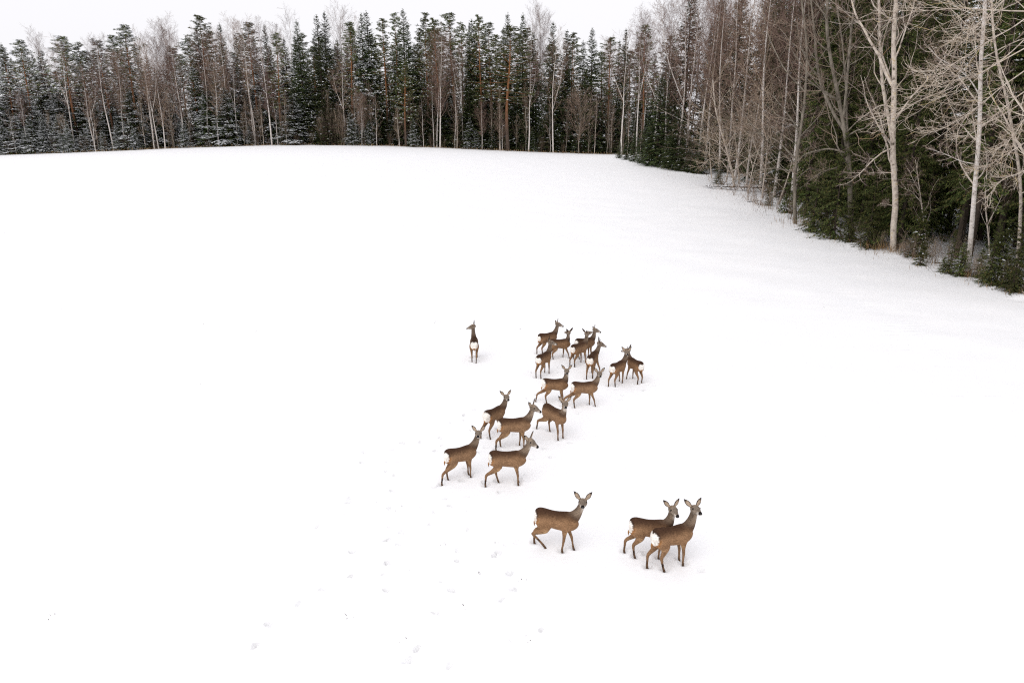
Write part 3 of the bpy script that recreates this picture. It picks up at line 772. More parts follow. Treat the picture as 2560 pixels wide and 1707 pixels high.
def make_deer(px, py, yaw, hyaw, label, hpitch=12, lean=32, nturn=0, feet=((0, 0, 0),) * 4, sc=1.0, dark=1.0, patch=1.0, ears=(0, 0), spine=0, nlen=1.0, rufous=0.0):
    """yaw: 0 = facing right, 90 = away; hyaw: world heading of the muzzle; feet FL FR HL HR as (dx, dy, lift)"""
    yr = math.radians(yaw)
    hy = math.radians(hyaw - yaw); hp = math.radians(-hpitch)
    sb = math.radians(spine)                       # sideways bend of the forequarters
    def bend(P):
        P = np.array(P, float)
        x = np.clip(P[..., 0] + .1, 0, None)
        P[..., 1] = P[..., 1] + math.tan(sb) * x ** 1.5
        return P
    pieces = []
    torso = smooth_path([(-.375, 0, .615, .040, .06), (-.358, 0, .615, .092, .130), (-.29, 0, .612, .126, .168), (-.19, 0, .602, .130, .166), (-.08, 0, .592, .126, .158), (.04, 0, .582, .130, .166), (.15, 0, .582, .132, .177), (.235, 0, .590, .120, .174), (.305, 0, .605, .094, .142), (.355, 0, .628, .050, .085)], 26)
    pieces.append(loft(bend(torso[:, :3]), torso[:, 3], torso[:, 4], (0, 1, 0), 20))
    # neck
    nl = .385 * nlen
    nd = np.array([math.sin(math.radians(lean)), 0, math.cos(math.radians(lean))])
    nd = rotz(nd, math.radians(nturn))
    fw = rotz(np.array([1., 0, 0]), math.radians(nturn))
    b0 = bend(np.array([.225, 0, .615])); 
    n1 = b0 + fw * .045 + nd * nl * .33; n2 = b0 + fw * .05 + nd * nl * .68; n3 = b0 + fw * .035 + nd * nl
    neck = smooth_path([(*b0, .104, .145), (*n1, .078, .098), (*n2, .058, .069), (*n3, .053, .060), (*(n3 + nd * .03), .048, .052)], 14)
    sd = np.array([rotz(np.array([0, 1., 0]), q * math.radians(nturn) * (1 - w) + w * hy) for q, w in zip(np.linspace(0, 1, 14), np.linspace(0, .7, 14))])
    pieces.append(loft(neck[:, :3], neck[:, 3], neck[:, 4], sd, 16))
    # head
    hd = rotz(np.array([math.cos(hp), 0, math.sin(hp)]), hy)
    hs_ = rotz(np.array([0, 1., 0]), hy)
    hu = np.cross(hd, hs_)
    hc = n3 + nd * .035 + np.array([0, 0, .012])
    H = lambda a, u, rw, rh: (*(hc + hd * a * 1.10 + hu * u * 1.1), rw * 1.20, rh * 1.16)
    head = smooth_path([H(-.075, -.01, .026, .030), H(-.05, .0, .052, .055), H(0, .006, .064, .066), H(.045, 0, .059, .060), H(.095, -.014, .043, .046), (H(.14, -.026, .031, .034)), H(.175, -.034, .027, .028), H(.195, -.038, .019, .020)], 18)
    pieces.append(loft(head[:, :3], head[:, 3], head[:, 4], hs_, 16))
    # ears (cupped blades, embedded in the skull)
    earinfo = []
    for k, sgn in enumerate((1, -1)):
        e0 = hc + hs_ * sgn * .047 + hu * .050 - hd * .035
        ed = nrm(hu * .95 + hs_ * sgn * .78 - hd * (.18 + .25 * ears[k]))
        fd = hd * .92 + hs_ * sgn * .22; face = nrm(fd - ed * (ed @ fd))
        if ears[k]: face = nrm(rotz(face, sgn * ears[k] * .9))
        wdir = nrm(np.cross(ed, face))
        prof = [(-.02, .020, .018), (.02, .028, .017), (.06, .044, .013), (.095, .043, .011), (.13, .030, .010), (.158, .014, .008), (.175, .005, .006)]
        C = np.array([e0 + ed * a for a, _, _ in prof])
        pieces.append(loft(C, [w for _, w, _ in prof], [t for _, _, t in prof], wdir, 10))
        earinfo.append((e0, ed, face, wdir))
    # legs
    legs = []
    for k, ft_ in enumerate(feet):
        fx, fy, lift = ft_[:3]; hx = ft_[3] if len(ft_) > 3 else 0.0
        sgn = 1 if k % 2 == 0 else -1
        if k < 2:
            pts = [(.200, .062 * sgn, .60, .054, .090), (.180, .080 * sgn, .50, .046, .070), (.180 + .20 * fx, .080 * sgn + .2 * fy, .415, .034, .045), (.190 + .42 * fx, .076 * sgn + .45 * fy, .32 + .2 * lift, .026, .030), (.200 + .62 * fx + .25 * lift, .073 * sgn + .65 * fy, .245 + .6 * lift, .0245, .027), (.200 + .80 * fx, .072 * sgn + .8 * fy, .15 + .9 * lift, .0185, .019), (.200 + .95 * fx, .071 * sgn + .95 * fy, .06 + lift, .021, .022), (.215 + fx, .07 * sgn + fy, -.005 + lift, .023, .025)]
        else:
            pts = [(-.215, .062 * sgn, .63, .064, .122), (-.205, .086 * sgn, .53, .062, .118), (-.185 + .12 * fx, .086 * sgn + .1 * fy, .435, .047, .082), (-.24 + .42 * fx + .5 * hx, .080 * sgn + .4 * fy, .345 + .3 * lift, .033, .047), (-.30 + .70 * fx + hx, .076 * sgn + .6 * fy, .272 + .7 * lift, .026, .032), (-.295 + .82 * fx + .55 * hx, .075 * sgn + .78 * fy, .17 + .9 * lift, .0195, .022), (-.28 + .96 * fx + .12 * hx, .074 * sgn + .95 * fy, .06 + lift, .021, .022), (-.26 + fx, .073 * sgn + fy, -.005 + lift, .023, .026)]
        L = smooth_path(pts, 20)
        if k < 2:
            L[:, :3] = bend(L[:, :3])
        legs.append(L)
        pieces.append(loft(L[:, :3], L[:, 3] * np.linspace(1.1, .9, 20), L[:, 4] * np.linspace(1.1, .9, 20), (0, 1, 0), 12))
    # small brush under the rump
    tl = smooth_path([(-.35, 0, .55, .022, .02), (-.378, 0, .50, .020, .018), (-.380, 0, .445, .011, .010), (-.370, 0, .41, .005, .005)], 8)
    pieces.append(loft(tl[:, :3], tl[:, 3], tl[:, 4], (0, 1, 0), 8))
    V, F, off = [], [], 0
    for v, f in pieces:
        V.append(v); F += [tuple(i + off for i in q) for q in f]; off += len(v)
    V = np.concatenate(V)
    tmp = bpy.data.meshes.new('deer_form'); tmp.from_pydata(V.tolist(), [], F); tmp.update()
    to = bpy.data.objects.new('deer_form', tmp); COL.objects.link(to)
    rm = to.modifiers.new('r', 'REMESH'); rm.mode = 'VOXEL'; rm.voxel_size = .0095; rm.use_smooth_shade = True
    sm = to.modifiers.new('s', 'SMOOTH'); sm.factor = .5; sm.iterations = 3
    dg = bpy.context.evaluated_depsgraph_get()
    me = bpy.data.meshes.new_from_object(to.evaluated_get(dg))
    bpy.data.objects.remove(to); bpy.data.meshes.remove(tmp)
    me.name = 'roe_deer_body'
    n = len(me.vertices)
    P = np.empty(n * 3, np.float32); me.vertices.foreach_get('co', P); P = P.reshape(-1, 3).astype(float)
    Nn = np.empty(n * 3, np.float32); me.vertices.foreach_get('normal', Nn); Nn = Nn.reshape(-1, 3).astype(float)
    # coat colours by anatomical region
    g = np.random.default_rng(int(px * 7 + py))
    x, y, z = P[:, 0], P[:, 1], P[:, 2]
    S = lambda e0, e1, v: (lambda t: t * t * (3 - 2 * t))(np.clip((v - e0) / (e1 - e0), 0, 1))
    def mix(c, col, w): return c + (np.array(col) - c) * np.clip(w, 0, 1)[:, None]
    flank = np.array([.265, .160, .093]) * (1 - rufous) + np.array([.285, .160, .084]) * rufous
    c = np.tile(flank * dark, (n, 1))
    sp_y = np.tan(sb) * np.clip(x + .1, 0, None) ** 1.5
    topz = np.interp(x, [-.38, -.29, -.08, .08, .22, .36], [.66, .775, .748, .748, .762, .72])
    c = mix(c, np.array([.052, .027, .017]) * dark, S(.15, .0, topz - z) * .95)                      # dark saddle and croup
    c = mix(c, np.array([.055, .028, .017]) * dark, S(-.10, -.31, x) * S(.17, .03, topz - z) * .6)
    c = mix(c, (.40, .26, .14), S(.47, .40, z) * S(.30, .36, z) * (Nn[:, 2] < -.2) * .8)            # pale belly
    dn = np.min(np.linalg.norm(P[:, None] - neck[None, 4:, :3], axis=2), 1)
    alongn = (P - b0) @ nd
    onneck = S(.07, .30, alongn)
    c = mix(c, np.array([.285, .220, .165]) * (.5 + .5 * dark), onneck * .85)
    c = mix(c, np.array([.07, .05, .038]), onneck * S(.2, .7, -(Nn @ fw)) * .7)
    throat = S(.09, .03, np.linalg.norm(P - (n3 + fw * .05 - nd * .07), axis=1))
    c = mix(c, (.62, .56, .50), throat * S(-.1, .5, Nn @ fw) * .9)
    # limbs
    for k, L in enumerate(legs):
        d = np.linalg.norm(P[:, None] - L[None, 6:, :3], axis=2).min(1)
        w = S(.06, .03, d) * S(.42, .32, z)
        c = mix(c, np.array([.220, .132, .074]), w * .8)
        if k < 2:
            c = mix(c, (.26, .18, .12), w * S(.2, .8, -Nn[:, 0]) * .4)
        c = mix(c, (.055, .036, .026), w * S(.16, .03, z - feet[k][2]) * .75)
        if k >= 2:                                                                                # dark gland below the hock
            q = L[14, :3] + np.array([-.01, .012 * (1 if k == 2 else -1), -.02])
            c = mix(c, (.025, .017, .013), S(.045, .015, np.linalg.norm((P - q) * [1, 1, .6], axis=1)) * .9)
    # rump patch, two lobed, rusty hem
    yy = np.abs(y)
    pr = np.sqrt(((yy - .045) / (.076 * patch)) ** 2 + ((z - .612) / (.108 * patch)) ** 2 + (np.clip(x + .36, 0, 1) / (.095 * patch)) ** 2)
    pr = pr + g.normal(0, .035, n) + .05 * np.sin(z * 90 + yy * 60) + .04 * np.sin(z * 140 - yy * 110 + 1)
    hind = (x < -.20) & (z > .42)
    c = mix(c, (.30, .135, .045), hind * S(1.6, 1.15, pr) * .85 * (z < .63))
    c = mix(c, np.array([.035, .02, .014]), hind * S(1.5, 1.1, pr) * (z > .66) * .7)
    c = mix(c, (.86, .83, .79), hind * S(1.13, .86, pr))
    dt = np.linalg.norm(P[:, None] - tl[None, 2:, :3], axis=2).min(1)
    c = mix(c, (.34, .17, .07), S(.035, .02, dt) * (z < .55) * (x < -.33))
    # head
    hl = P - hc
    a, u, s = hl @ hd, hl @ hu, hl @ hs_
    onh = S(.085, .06, np.linalg.norm(hl - np.clip(a, -.07, .2)[:, None] * hd + .0 * hu, axis=1)) * (a > -.085)
    c = mix(c, (.29, .24, .195), onh * .9)
    c = mix(c, (.105, .086, .072), onh * S(.015, .05, u + .25 * np.clip(a, 0, 1)) * S(.02, .07, a) * .6)   # grey-dark bridge
    c = mix(c, (.15, .095, .058), onh * S(.02, .05, u) * S(.03, -.02, a) * .7)
    c = mix(c, (.82, .79, .75), onh * S(.10, .15, a) * S(-.026, -.044, u + .0))                        # pale chin
    c = mix(c, (.60, .56, .52), onh * S(.13, .16, a) * S(.010, .020, np.abs(s)) * (u < -.012) * .85)
    c = mix(c, (.012, .010, .010), onh * S(.180, .196, a) * S(-.062, -.048, u))                         # muzzle
    for k, sgn in enumerate((1, -1)):
        ec = hc + hd * .058 + hs_ * sgn * .062 + hu * .026
        de = np.linalg.norm(P - ec, axis=1)
        c = mix(c, (.30, .24, .19), S(.04, .026, de) * .5)
        c = mix(c, (.010, .008, .007), S(.024, .015, de))
        e0, ed, face, wdir = earinfo[k]
        el = P - e0; ea = el @ ed; ew = el @ wdir
        one = (ea > .012) & (np.abs(ew) < .06) & (np.linalg.norm(el - ea[:, None] * ed, axis=1) < .06) & (ea < .2) & (u > .03)
        wmax = np.interp(ea, [0, .06, .095, .13, .155, .17], [.026, .040, .039, .026, .012, .005])
        rim = np.abs(ew) / wmax
        inner = one * S(.1, .5, Nn @ face) * S(.82, .5, rim) * S(.145, .10, ea)
        c = mix(c, (.085, .058, .042), one * .9)
        c = mix(c, (.022, .016, .013), one * np.maximum(S(.09, .14, ea), S(.6, .85, rim) * .9))
        c = mix(c, (.42, .33, .25), inner * .9)
    c *= (1 + g.normal(0, .05, n))[:, None]
    at = me.color_attributes.new('coat', 'FLOAT_COLOR', 'POINT')
    at.data.foreach_set('color', np.concatenate([np.clip(c, .004, .9), np.ones((n, 1))], 1).astype(np.float32).ravel())
    me.materials.clear(); me.materials.append(M['coat'])
    gx, gy, g0 = ground_at(px, py)
    o = root('roe_deer', (gx, gy, g0 - .055), yr, sc)
    child('body', me, o)
    for sgn in (1, -1):
        ec = hc + hd * .058 + hs_ * sgn * .0665 + hu * .026
        v, f = loft(np.array([ec + hs_ * sgn * q for q in (-.010, -.005, .001, .005)]), np.array([.009, .014, .012, .005]), np.array([.007, .010, .009, .004]), hd, 10)
        em = bpy.data.meshes.new('deer_eye'); em.from_pydata(v.tolist(), [], f); em.materials.append(M['eye']); em.update()
        child('eye', em, o)
    nc = hc + hd * .206 - hu * .004 - hu * .030
    v, f = loft(np.array([nc + hd * q for q in (-.016, -.006, .006, .014)]), np.array([.016, .022, .021, .010]), np.array([.010, .0145, .014, .007]), hs_, 10)
    em = bpy.data.meshes.new('deer_nose'); em.from_pydata(v.tolist(), [], f); em.materials.append(M['nose']); em.update()
    child('nose', em, o)
    meta(o, label, 'deer', 'roe deer standing in the snow field')
    for k, L in enumerate(legs):
        q = rotz(L[-1, :3] * sc, yr) + [gx, gy, 0]
        if feet[k][2] < .05:
            DENTS.append((q[0], q[1], .070, .07))
    W = lambda p: project(rotz(np.asarray(p) * sc, yr) + [gx, gy, g0 - .055])
    r_ = W((-.375, 0, .62)); h_ = W(hc)
    ft = [tuple(int(v) for v in W((*L[-1, :2], .055 + feet[k][2]))) for k, L in enumerate(legs)]
    print('DEER', px, py, 'rump %d %d head %d %d' % (*r_, *h_), 'feet', ft)
    return o

DEER = [
 dict(px=1389, py=1367, yaw=-14, hyaw=-96, lean=28, nturn=-4, hpitch=-20, rufous=.5, feet=((.10, 0, 0), (-.08, 0, 0), (-.12, .0, 0), (.10, 0, .05, -.16)), nlen=0.95,
      label='brown roe deer striding with one hind hoof lifted, nearest in the picture centre'),
 dict(px=1622, py=1385, yaw=-6, hyaw=-78, lean=16, nturn=-4, hpitch=-8, feet=((.06, 0, 0), (-.04, 0, 0), (-.16, 0, 0), (.02, 0, 0)), rufous=.3, sc=0.95, nlen=0.85,
      label='roe deer half hidden behind the nearest right-hand deer, looking over its back'),
 dict(px=1675, py=1409, yaw=20, hyaw=-80, lean=20, nturn=-6, hpitch=-22, feet=((.02, 0, 0), (.0, 0, 0), (-.12, 0, 0), (.10, -.02, 0)), rufous=.4, nlen=0.93,
      label='nearest roe deer of the front right pair, white rump turned towards us, chin raised'),
 dict(px=1268, py=1206, yaw=4, hyaw=-40, lean=32, nturn=-4, hpitch=6, feet=((.03, 0, 0), (.02, 0, 0), (.10, 0, 0), (-.18, 0, 0)), rufous=.2, nlen=0.92,
      label='roe deer in full profile, hind legs apart, face turned right, below the middle group'),
 dict(px=1152, py=1191, yaw=31, hyaw=-90, lean=28, nturn=-4, hpitch=-16, feet=((.02, 0, 0), (.0, 0, 0), (.0, 0, 0), (-.22, 0, 0)), nlen=0.92, sc=.96,
      label='roe deer left of the profile deer, one hind leg stretched back, staring at us'),
 dict(px=1285, py=1116, yaw=11, hyaw=-32, lean=28, nturn=0, hpitch=6, feet=((-.06, 0, 0), (.02, 0, 0), (-.02, 0, 0), (-.16, 0, 0)), nlen=0.92,
      label='roe deer with big white rump and black croup patch, standing behind the profile deer'),
 dict(px=1236, py=1083, yaw=50, hyaw=-74, lean=26, nturn=-20, hpitch=-10, patch=1.25, feet=((.06, 0, 0), (.0, 0, 0), (-.16, 0, 0), (-.02, -.05, 0)), dark=.88, nlen=0.82, sc=.93,
      label='roe deer seen from behind with large round white rump, looking back over its shoulder'),
 dict(px=1386, py=1087, yaw=-50, hyaw=-90, lean=20, nturn=-10, hpitch=-8, feet=((.04, 0, 0), (.04, -.02, 0), (.02, .02, 0), (-.30, .02, 0)), spine=-6, nlen=0.85,
      label='roe deer facing us head on with a hind leg stretched far out to the left'),
 dict(px=1386, py=1004, yaw=3, hyaw=-92, lean=12, nturn=-8, hpitch=-10, patch=1.35, feet=((.0, 0, 0), (.04, 0, 0), (-.26, .02, 0), (.05, 0, 0)), rufous=.3, dark=.9, sc=0.93, nlen=0.85,
      label='roe deer with widest white rump, walking stance, upper left of the two side by side'),
 dict(px=1459, py=1013, yaw=8, hyaw=-90, lean=26, nturn=-2, hpitch=-10, patch=1.1, feet=((-.02, 0, 0), (.12, 0, 0), (-.32, 0, 0), (.0, 0, 0)), sc=0.94, nlen=0.88,
      label='grey brown roe deer striding right with long hind leg behind the head-on deer'),
 dict(px=1368, py=881, yaw=32, hyaw=-24, lean=24, nturn=0, hpitch=4, feet=((.05, 0, 0), (.02, 0, 0), (-.10, 0, 0), (.04, 0, 0)), dark=.88, sc=0.95, nlen=0.95, patch=.8,
      label='rearmost roe deer of the far group, tall neck, face in profile to the right'),
 dict(px=1399, py=895, yaw=14, hyaw=125, lean=8, nturn=6, hpitch=0, feet=((-.06, 0, 0), (.14, 0, 0), (-.1, 0, 0), (.02, 0, 0)), dark=.88, rufous=.3, sc=0.9, nlen=0.8, patch=.8,
      label='roe deer with dark ear backs, looking away to the left, in the far group'),
 dict(px=1359, py=936, yaw=58, hyaw=-8, lean=18, nturn=-6, hpitch=2, feet=((.0, 0, 0), (.02, 0, 0), (-.06, 0, 0), (-.02, 0, 0)), dark=.8, rufous=.35, sc=.96, patch=.8, nlen=0.9,
      label='small dark roe deer at the left front of the far group, head turned right'),
 dict(px=1461, py=894, yaw=24, hyaw=-22, lean=18, nturn=-4, hpitch=4, feet=((.0, 0, 0), (.02, 0, 0), (-.1, 0, 0), (.04, 0, 0)), dark=.65, sc=0.93, nlen=0.9,
      label='dark roe deer hidden behind another, only its back and head showing, far group'),
 dict(px=1447, py=910, yaw=46, hyaw=25, lean=22, nturn=4, hpitch=-16, feet=((.0, 0, 0), (.05, 0, 0), (-.08, 0, 0), (-.02, 0, 0)), dark=.885, nlen=0.9, sc=0.97, patch=.85,
      label='roe deer with pale throat and lifted chin, standing before the dark one'),
 dict(px=1480, py=939, yaw=70, hyaw=2, lean=38, nturn=-22, hpitch=14, feet=((.05, .0, 0), (.10, -.12, 0), (-.08, 0, 0), (.06, 0, 0)), dark=.8, rufous=.35, patch=.85, nlen=0.85,
      label='roe deer seen from behind, neck leaning right, between far group and the pair'),
 dict(px=1543, py=959, yaw=50, hyaw=-92, lean=24, nturn=-14, hpitch=-10, feet=((.04, 0, 0), (-.02, 0, 0), (-.10, 0, 0), (.0, -.03, 0)), dark=.88, rufous=.3, patch=.9, sc=0.94, nlen=0.85,
      label='left roe deer of the crossed pair, looking straight back at us'),
 dict(px=1586, py=951, yaw=114, hyaw=150, lean=30, nturn=4, hpitch=4, feet=((.06, .06, 0), (.0, 0, 0), (-.04, .03, 0), (.0, 0, 0)), dark=.85, rufous=.3, patch=.85, sc=0.92, nlen=0.8,
      label='right roe deer of the crossed pair, head hidden behind its neighbour'),
 dict(px=1186, py=898, yaw=93, hyaw=180, lean=20, nturn=10, hpitch=8, feet=((-.02, 0, 0), (.0, -.02, 0), (.04, .0, 0), (-.06, .02, 0)), dark=.75, rufous=.35, patch=1.0, nlen=0.97,
      label='lone roe deer standing apart on the left, rear view, muzzle turned left'),
]
for d in DEER:
    make_deer(**d)


# ------------------------------------------------------------------ undergrowth along the near wood
for px, dpy, h in [(1700, -2, 2.2), (1735, 0, 2.6), (1745, -3, 2.0), (1870, 4, 2.0), (1900, 2, 2.4), (1928, 0, 2.0), (1945, -8, 2.6), (1975, 4, 1.8), (2010, 0, 1.6), (2060, 4, 1.6), (2105, 2, 1.5), (2150, 3, 1.4), (2195, 2, 1.2), (2262, 4, 1.5), (2340, 2, 1.6), (2372, 0, 1.8), (2405, 2, 1.8), (2452, 6, 1.4), (2500, 6, 1.5), (2550, 6, 1.4), (1800, 2, 1.6), (1835, 4, 1.3), (1885, 5, 1.2), (1990, 5, 1.1), (2035, 4, 1.3), (2080, 3, 1.2), (2128, 4, 1.3), (2245, 5, .9), (2285, 6, 1.1), (2322, 5, 1.2), (2428, 6, 1.3), (2475, 8, 1.1), (2525, 9, 1.2)]:
    x, y, z = ground_at(px, edge_py(px) + dpy)
    plant('bare_bush', BUSHTAN[rng.integers(3)], x, y, 3.0, h, rng.random() * 6.28, 'nearbush', names=('stems', 'twigs'))
YS = []
for px, py, h, lab in [(2300, 662, 1.25, 'low young spruce on the open snow right of the twin stemmed aspen'), (2357, 680, .85, 'tiny spruce seedling on the snow between the aspen and the birch'),
        (1966, 532, 2.2, 'young spruce standing free at the bend of the wood edge'), (1921, 514, 1.4, 'small young spruce on the snow right of the fallen branch'),
        (2186, 618, 2.2, 'young spruce close left of the twin stemmed aspen'), (2290, 640, 2.6, 'young spruce behind the low one right of the aspen'),
        (2398, 688, 1.6, 'young spruce close left of the leaning white birch'), (2490, 712, 2.6, 'young spruce under the right border branches'), (2535, 722, 2.0, 'rightmost young spruce at the wood edge'), (2446, 692, 1.4, 'young spruce close right of the leaning white birch'), (2060, 582, 2.4, 'young spruce under the many limbed alder')]:
    x, y, z = ground_at(px, py)
    me = YOUNG[rng.integers(2)]
    plant('young_spruce', me, x, y, 4.0, h, rng.random() * 6.28, 'youngnear', 1.25, tag=lab)

# fallen branch lying on the snow
g = np.random.default_rng(21)
a = np.array(ground_at(1756, 469)); b_ = np.array(ground_at(1905, 482))
P = line([a + [0, 0, .12], a * .6 + b_ * .4 + [0, .1, .25], b_ + [0, .2, .45]], 14)
R = np.linspace(.02, .07, 14)[None]
b1, r1 = spawn(P, R, 34, .02, .95, 52, 12, lambda s: .16 + 0 * s, 5, (-.3, 0, .1), .8, .6, g, .3, .008)
b2, r2 = spawn(b1, r1, 6, .2, 1, 42, 12, lambda s: .45 + 0 * s, 4, (0, 0, .1), .9, .6, g, .4, .006)
o = root('fallen_branch', tuple(a))
child('bough', mesh_quads('fallen_bough', [(*tubes(P - a, R, 6), 0)], ['sprucebark'], True), o)
k = g.integers(0, len(b1), 260); f = g.random(260)
pp = b1[k, 1] * (1 - f)[:, None] + b1[k, 4] * f[:, None] - a
child('twigs', mesh_quads('fallen_twigs', [(*tubes(b1 - a, r1, 4), 0), (*tubes(b2 - a, r2, 3), 0), (*leaves(pp + [0, 0, .05], g.normal(0, 1, (260, 3)) * [1, 1, .1], g.uniform(.15, .4, 260), g.uniform(.08, .16, 260), g.normal(0, .3, 260)), 1)], ['brush', 'bsnow']), o)
meta(o, 'dark fallen branch with snow on it, lying out on the white field', 'branch')

# dry grass at the wood edge, stalks poking through the snow
def blades(pts, h, w, seed, lean=.35):
    g = np.random.default_rng(seed)
    n = len(pts)
    D = np.stack([g.normal(0, lean, n), g.normal(0, lean, n), np.ones(n)], 1)
    return leaves(np.asarray(pts) - [0, 0, .02], D, h, w, g.random(n) * 3, .1)
pts = []
for px in np.arange(1630, 2600, 1.1):
    for _ in range(1 + 4 * (math.sin(px * .11) + math.sin(px * .047) > .6)):
        q = px + g.normal(0, 3)
        x, y, z = ground_at(q, edge_py(q) + g.normal(2, 4) + (abs(g.normal(0, 14)) if g.random() < .25 else 0))
        pts.append((x, y, z))
pts = np.array(pts); n = len(pts)
tuft = []
for cx, cy, m_, r_ in [(2234, 628, 90, .45), (2205, 624, 60, .6), (2180, 618, 30, .4), (2010, 570, 30, .5), (1990, 560, 30, .6)]:
    x, y, z = ground_at(cx, cy)
    for _ in range(m_):
        xx, yy = x + g.normal(0, r_), y + g.normal(0, r_ * .5)
        tuft.append((xx, yy, float(gz(xx, yy))))
tuft = np.array(tuft)
v1 = blades(pts, g.uniform(.12, .5, n), np.full(n, .018), 31, .3)
v2 = blades(tuft, g.uniform(.3, .85, len(tuft)), np.full(len(tuft), .022), 32, .3)
o = bpy.data.objects.new('dry_grass', mesh_quads('dry_grass', [(*v1, 0), (*v2, 0)], ['drygrass'])); COL.objects.link(o)
o['kind'] = 'stuff'; o['label'] = 'dry yellow brown grass along the edge of the near wood'
# far edge grass
pts = []
for px in np.arange(-20, 1640, 1.0):
    q = px + g.normal(0, 2); x, y = far_at(q, g.uniform(-1.6, .2)); pts.append((x, y, float(gz(x, y))))
pts = np.array(pts); n = len(pts)
v1 = blades(pts, g.uniform(.15, .7, n), np.full(n, .05), 33, .4)
o = bpy.data.objects.new('dry_grass', mesh_quads('far_dry_grass', [(*v1, 0)], ['drygrass'])); COL.objects.link(o)
o['kind'] = 'stuff'; o['label'] = 'dry brown grass along the foot of the far wood'
SP_ = [(1091, 804), (1096, 806), (1270, 819), (1298, 824), (1178, 1077), (499, 961), (505, 962), (510, 958), (509, 812), (545, 817), (638, 829), (993, 564), (1080, 598), (381, 582), (153, 773), (832, 672), (702, 1246), (1243, 1357), (1166, 1524), (879, 1540), (1160, 857), (1332, 930), (2055, 768), (984, 1280), (967, 1277), (924, 1257), (1006, 1266), (965, 1157), (1112, 1363), (1039, 1428), (998, 1606), (1322, 1597), (128, 1543), (3, 584), (10, 583), (58, 472), (134, 474), (80, 515), (728, 634), (1175, 1274), (1204, 1434), (1304, 1452), (2480, 722), (2465, 716), (2520, 742), (2300, 640), (1975, 545), (1960, 560)]
pts, hh = [], []
for px, py in SP_:
    x, y, z = ground_at(px, py)
    for _ in range(3):
        pts.append((x + g.normal(0, .05), y + g.normal(0, .05), z)); hh.append(g.uniform(.03, .09))
for _ in range(420):                                       # stubble showing on the far left of the field
    t = g.random()
    px, py = g.uniform(0, 520), 395 + 190 * g.random()
    if g.random() > (1 - px / 560) * .9: continue
    base = 400 + (py - 395)
    x, y, z = ground_at(px, base - .12 * px * (base - 380) / 200)
    pts.append((x, y, z)); hh.append(g.uniform(.03, .10))
for x0_, x1_, y0_, y1_, c_ in [(1840, 1905, 480, 512, 40), (2470, 2560, 700, 760, 40), (2250, 2460, 640, 705, 40), (1900, 2200, 515, 620, 60)]:
    for _ in range(c_):
        px = g.uniform(x0_, x1_); x, y, z = ground_at(px, edge_py(px) + g.uniform(3, 26)); pts.append((x, y, z)); hh.append(g.uniform(.1, .55))
pts = np.array(pts); hh = np.array(hh)
o = bpy.data.objects.new('grass_stalks', mesh_quads('grass_stalks', [(*blades(pts, hh, np.clip(hh * .12, .010, .02), 34, .5), 0)], ['brush'])); COL.objects.link(o)
o['kind'] = 'stuff'; o['label'] = 'sparse dark stalks poking through the snow'

for px in np.arange(1700, 2640, 5.0):                        # lumpy snow along the wood edge
    x, y, z = ground_at(px, edge_py(px) + g.normal(6, 9))
    DENTS.append((x, y, g.uniform(.2, .5), float(np.clip(g.normal(0, .05), -.05, .07))))
for px, dpy, L_ in [(1868, 8, 1.6), (1995, 12, 1.1), (2020, 10, 1.3), (2052, 6, 1.5), (2120, 6, 1.0), (2278, 4, 1.4), (2318, 8, 1.0), (2420, 10, 1.2), (2500, 12, 1.1), (2535, 14, .9)]:
    x, y, z = ground_at(px, edge_py(px) + dpy)
    a_ = g.normal(0, .6)
    e = np.array([math.cos(a_), math.sin(a_), 0]) * L_
    P = line([(0, 0, -.01), e * .5 + [0, 0, .09], e + [0, 0, .05]], 8, .02, g)
    R = np.linspace(.028, .012, 8)[None]
    b1, r1 = spawn(P, R, 7, .2, .95, 45, 12, lambda s: .35 + 0 * s, 4, (0, 0, .4), .9, .6, g, .3, .007)
    o = root('fallen_stick', (x, y, z))
    child('stick', mesh_quads('fallen_stick', [(*tubes(P, R, 5), 0)], ['sprucebark'], True), o)
    child('twigs', mesh_quads('stick_twigs', [(*tubes(b1, r1, 3), 0)], ['brush']), o)
    CREATED.append(dict(o=o, kind='fallen_stick', px=px, py=0, top=0, y=y, x=x, H=.2, row='stick', tag=None))

# tracks and drift marks pressed into the snow
def track(poly, step, r, dep, jit=.1, pair=.09):
    pl = np.array([ground_at(*p)[:2] for p in poly])
    d = np.r_[0, np.cumsum(np.linalg.norm(np.diff(pl, axis=0), axis=1))]
    k = 0
    for q in np.arange(0, d[-1], step):
        x = np.interp(q, d, pl[:, 0]); y = np.interp(q, d, pl[:, 1]); k += 1
        DENTS.append((x + g.normal(0, jit) + (pair if k % 2 else -pair), y + g.normal(0, jit), r * g.uniform(.85, 1.2), dep * g.uniform(.6, 1.2)))
for poly in ([(1030, 1707), (1100, 1500), (1190, 1380), (1340, 1352)], [(640, 1600), (900, 1400), (1000, 1290), (1110, 1208)], [(820, 1330), (960, 1210), (1080, 1120), (1180, 1010)], [(930, 1480), (1010, 1330), (1120, 1260), (1230, 1210)],
             [(1330, 1620), (1310, 1470), (1280, 1440), (1200, 1300)], [(880, 1160), (990, 1120), (1080, 1090)], [(1100, 1240), (1200, 1130), (1330, 1060)], [(1250, 1220), (1420, 1100), (1460, 1020)], [(1340, 1020), (1380, 960), (1400, 900)], [(1600, 1420), (1640, 1400), (1720, 1412)], [(1560, 1000), (1600, 965), (1640, 950)]):
    track(poly, .44, .036, .10, .16)
for poly in ([(1900, 640), (2110, 715), (2190, 790), (2330, 880), (2440, 1000), (2560, 1060)], [(1950, 716), (2180, 708), (2380, 702)]):
    track(poly, .55, .085, .05, .12, .05)
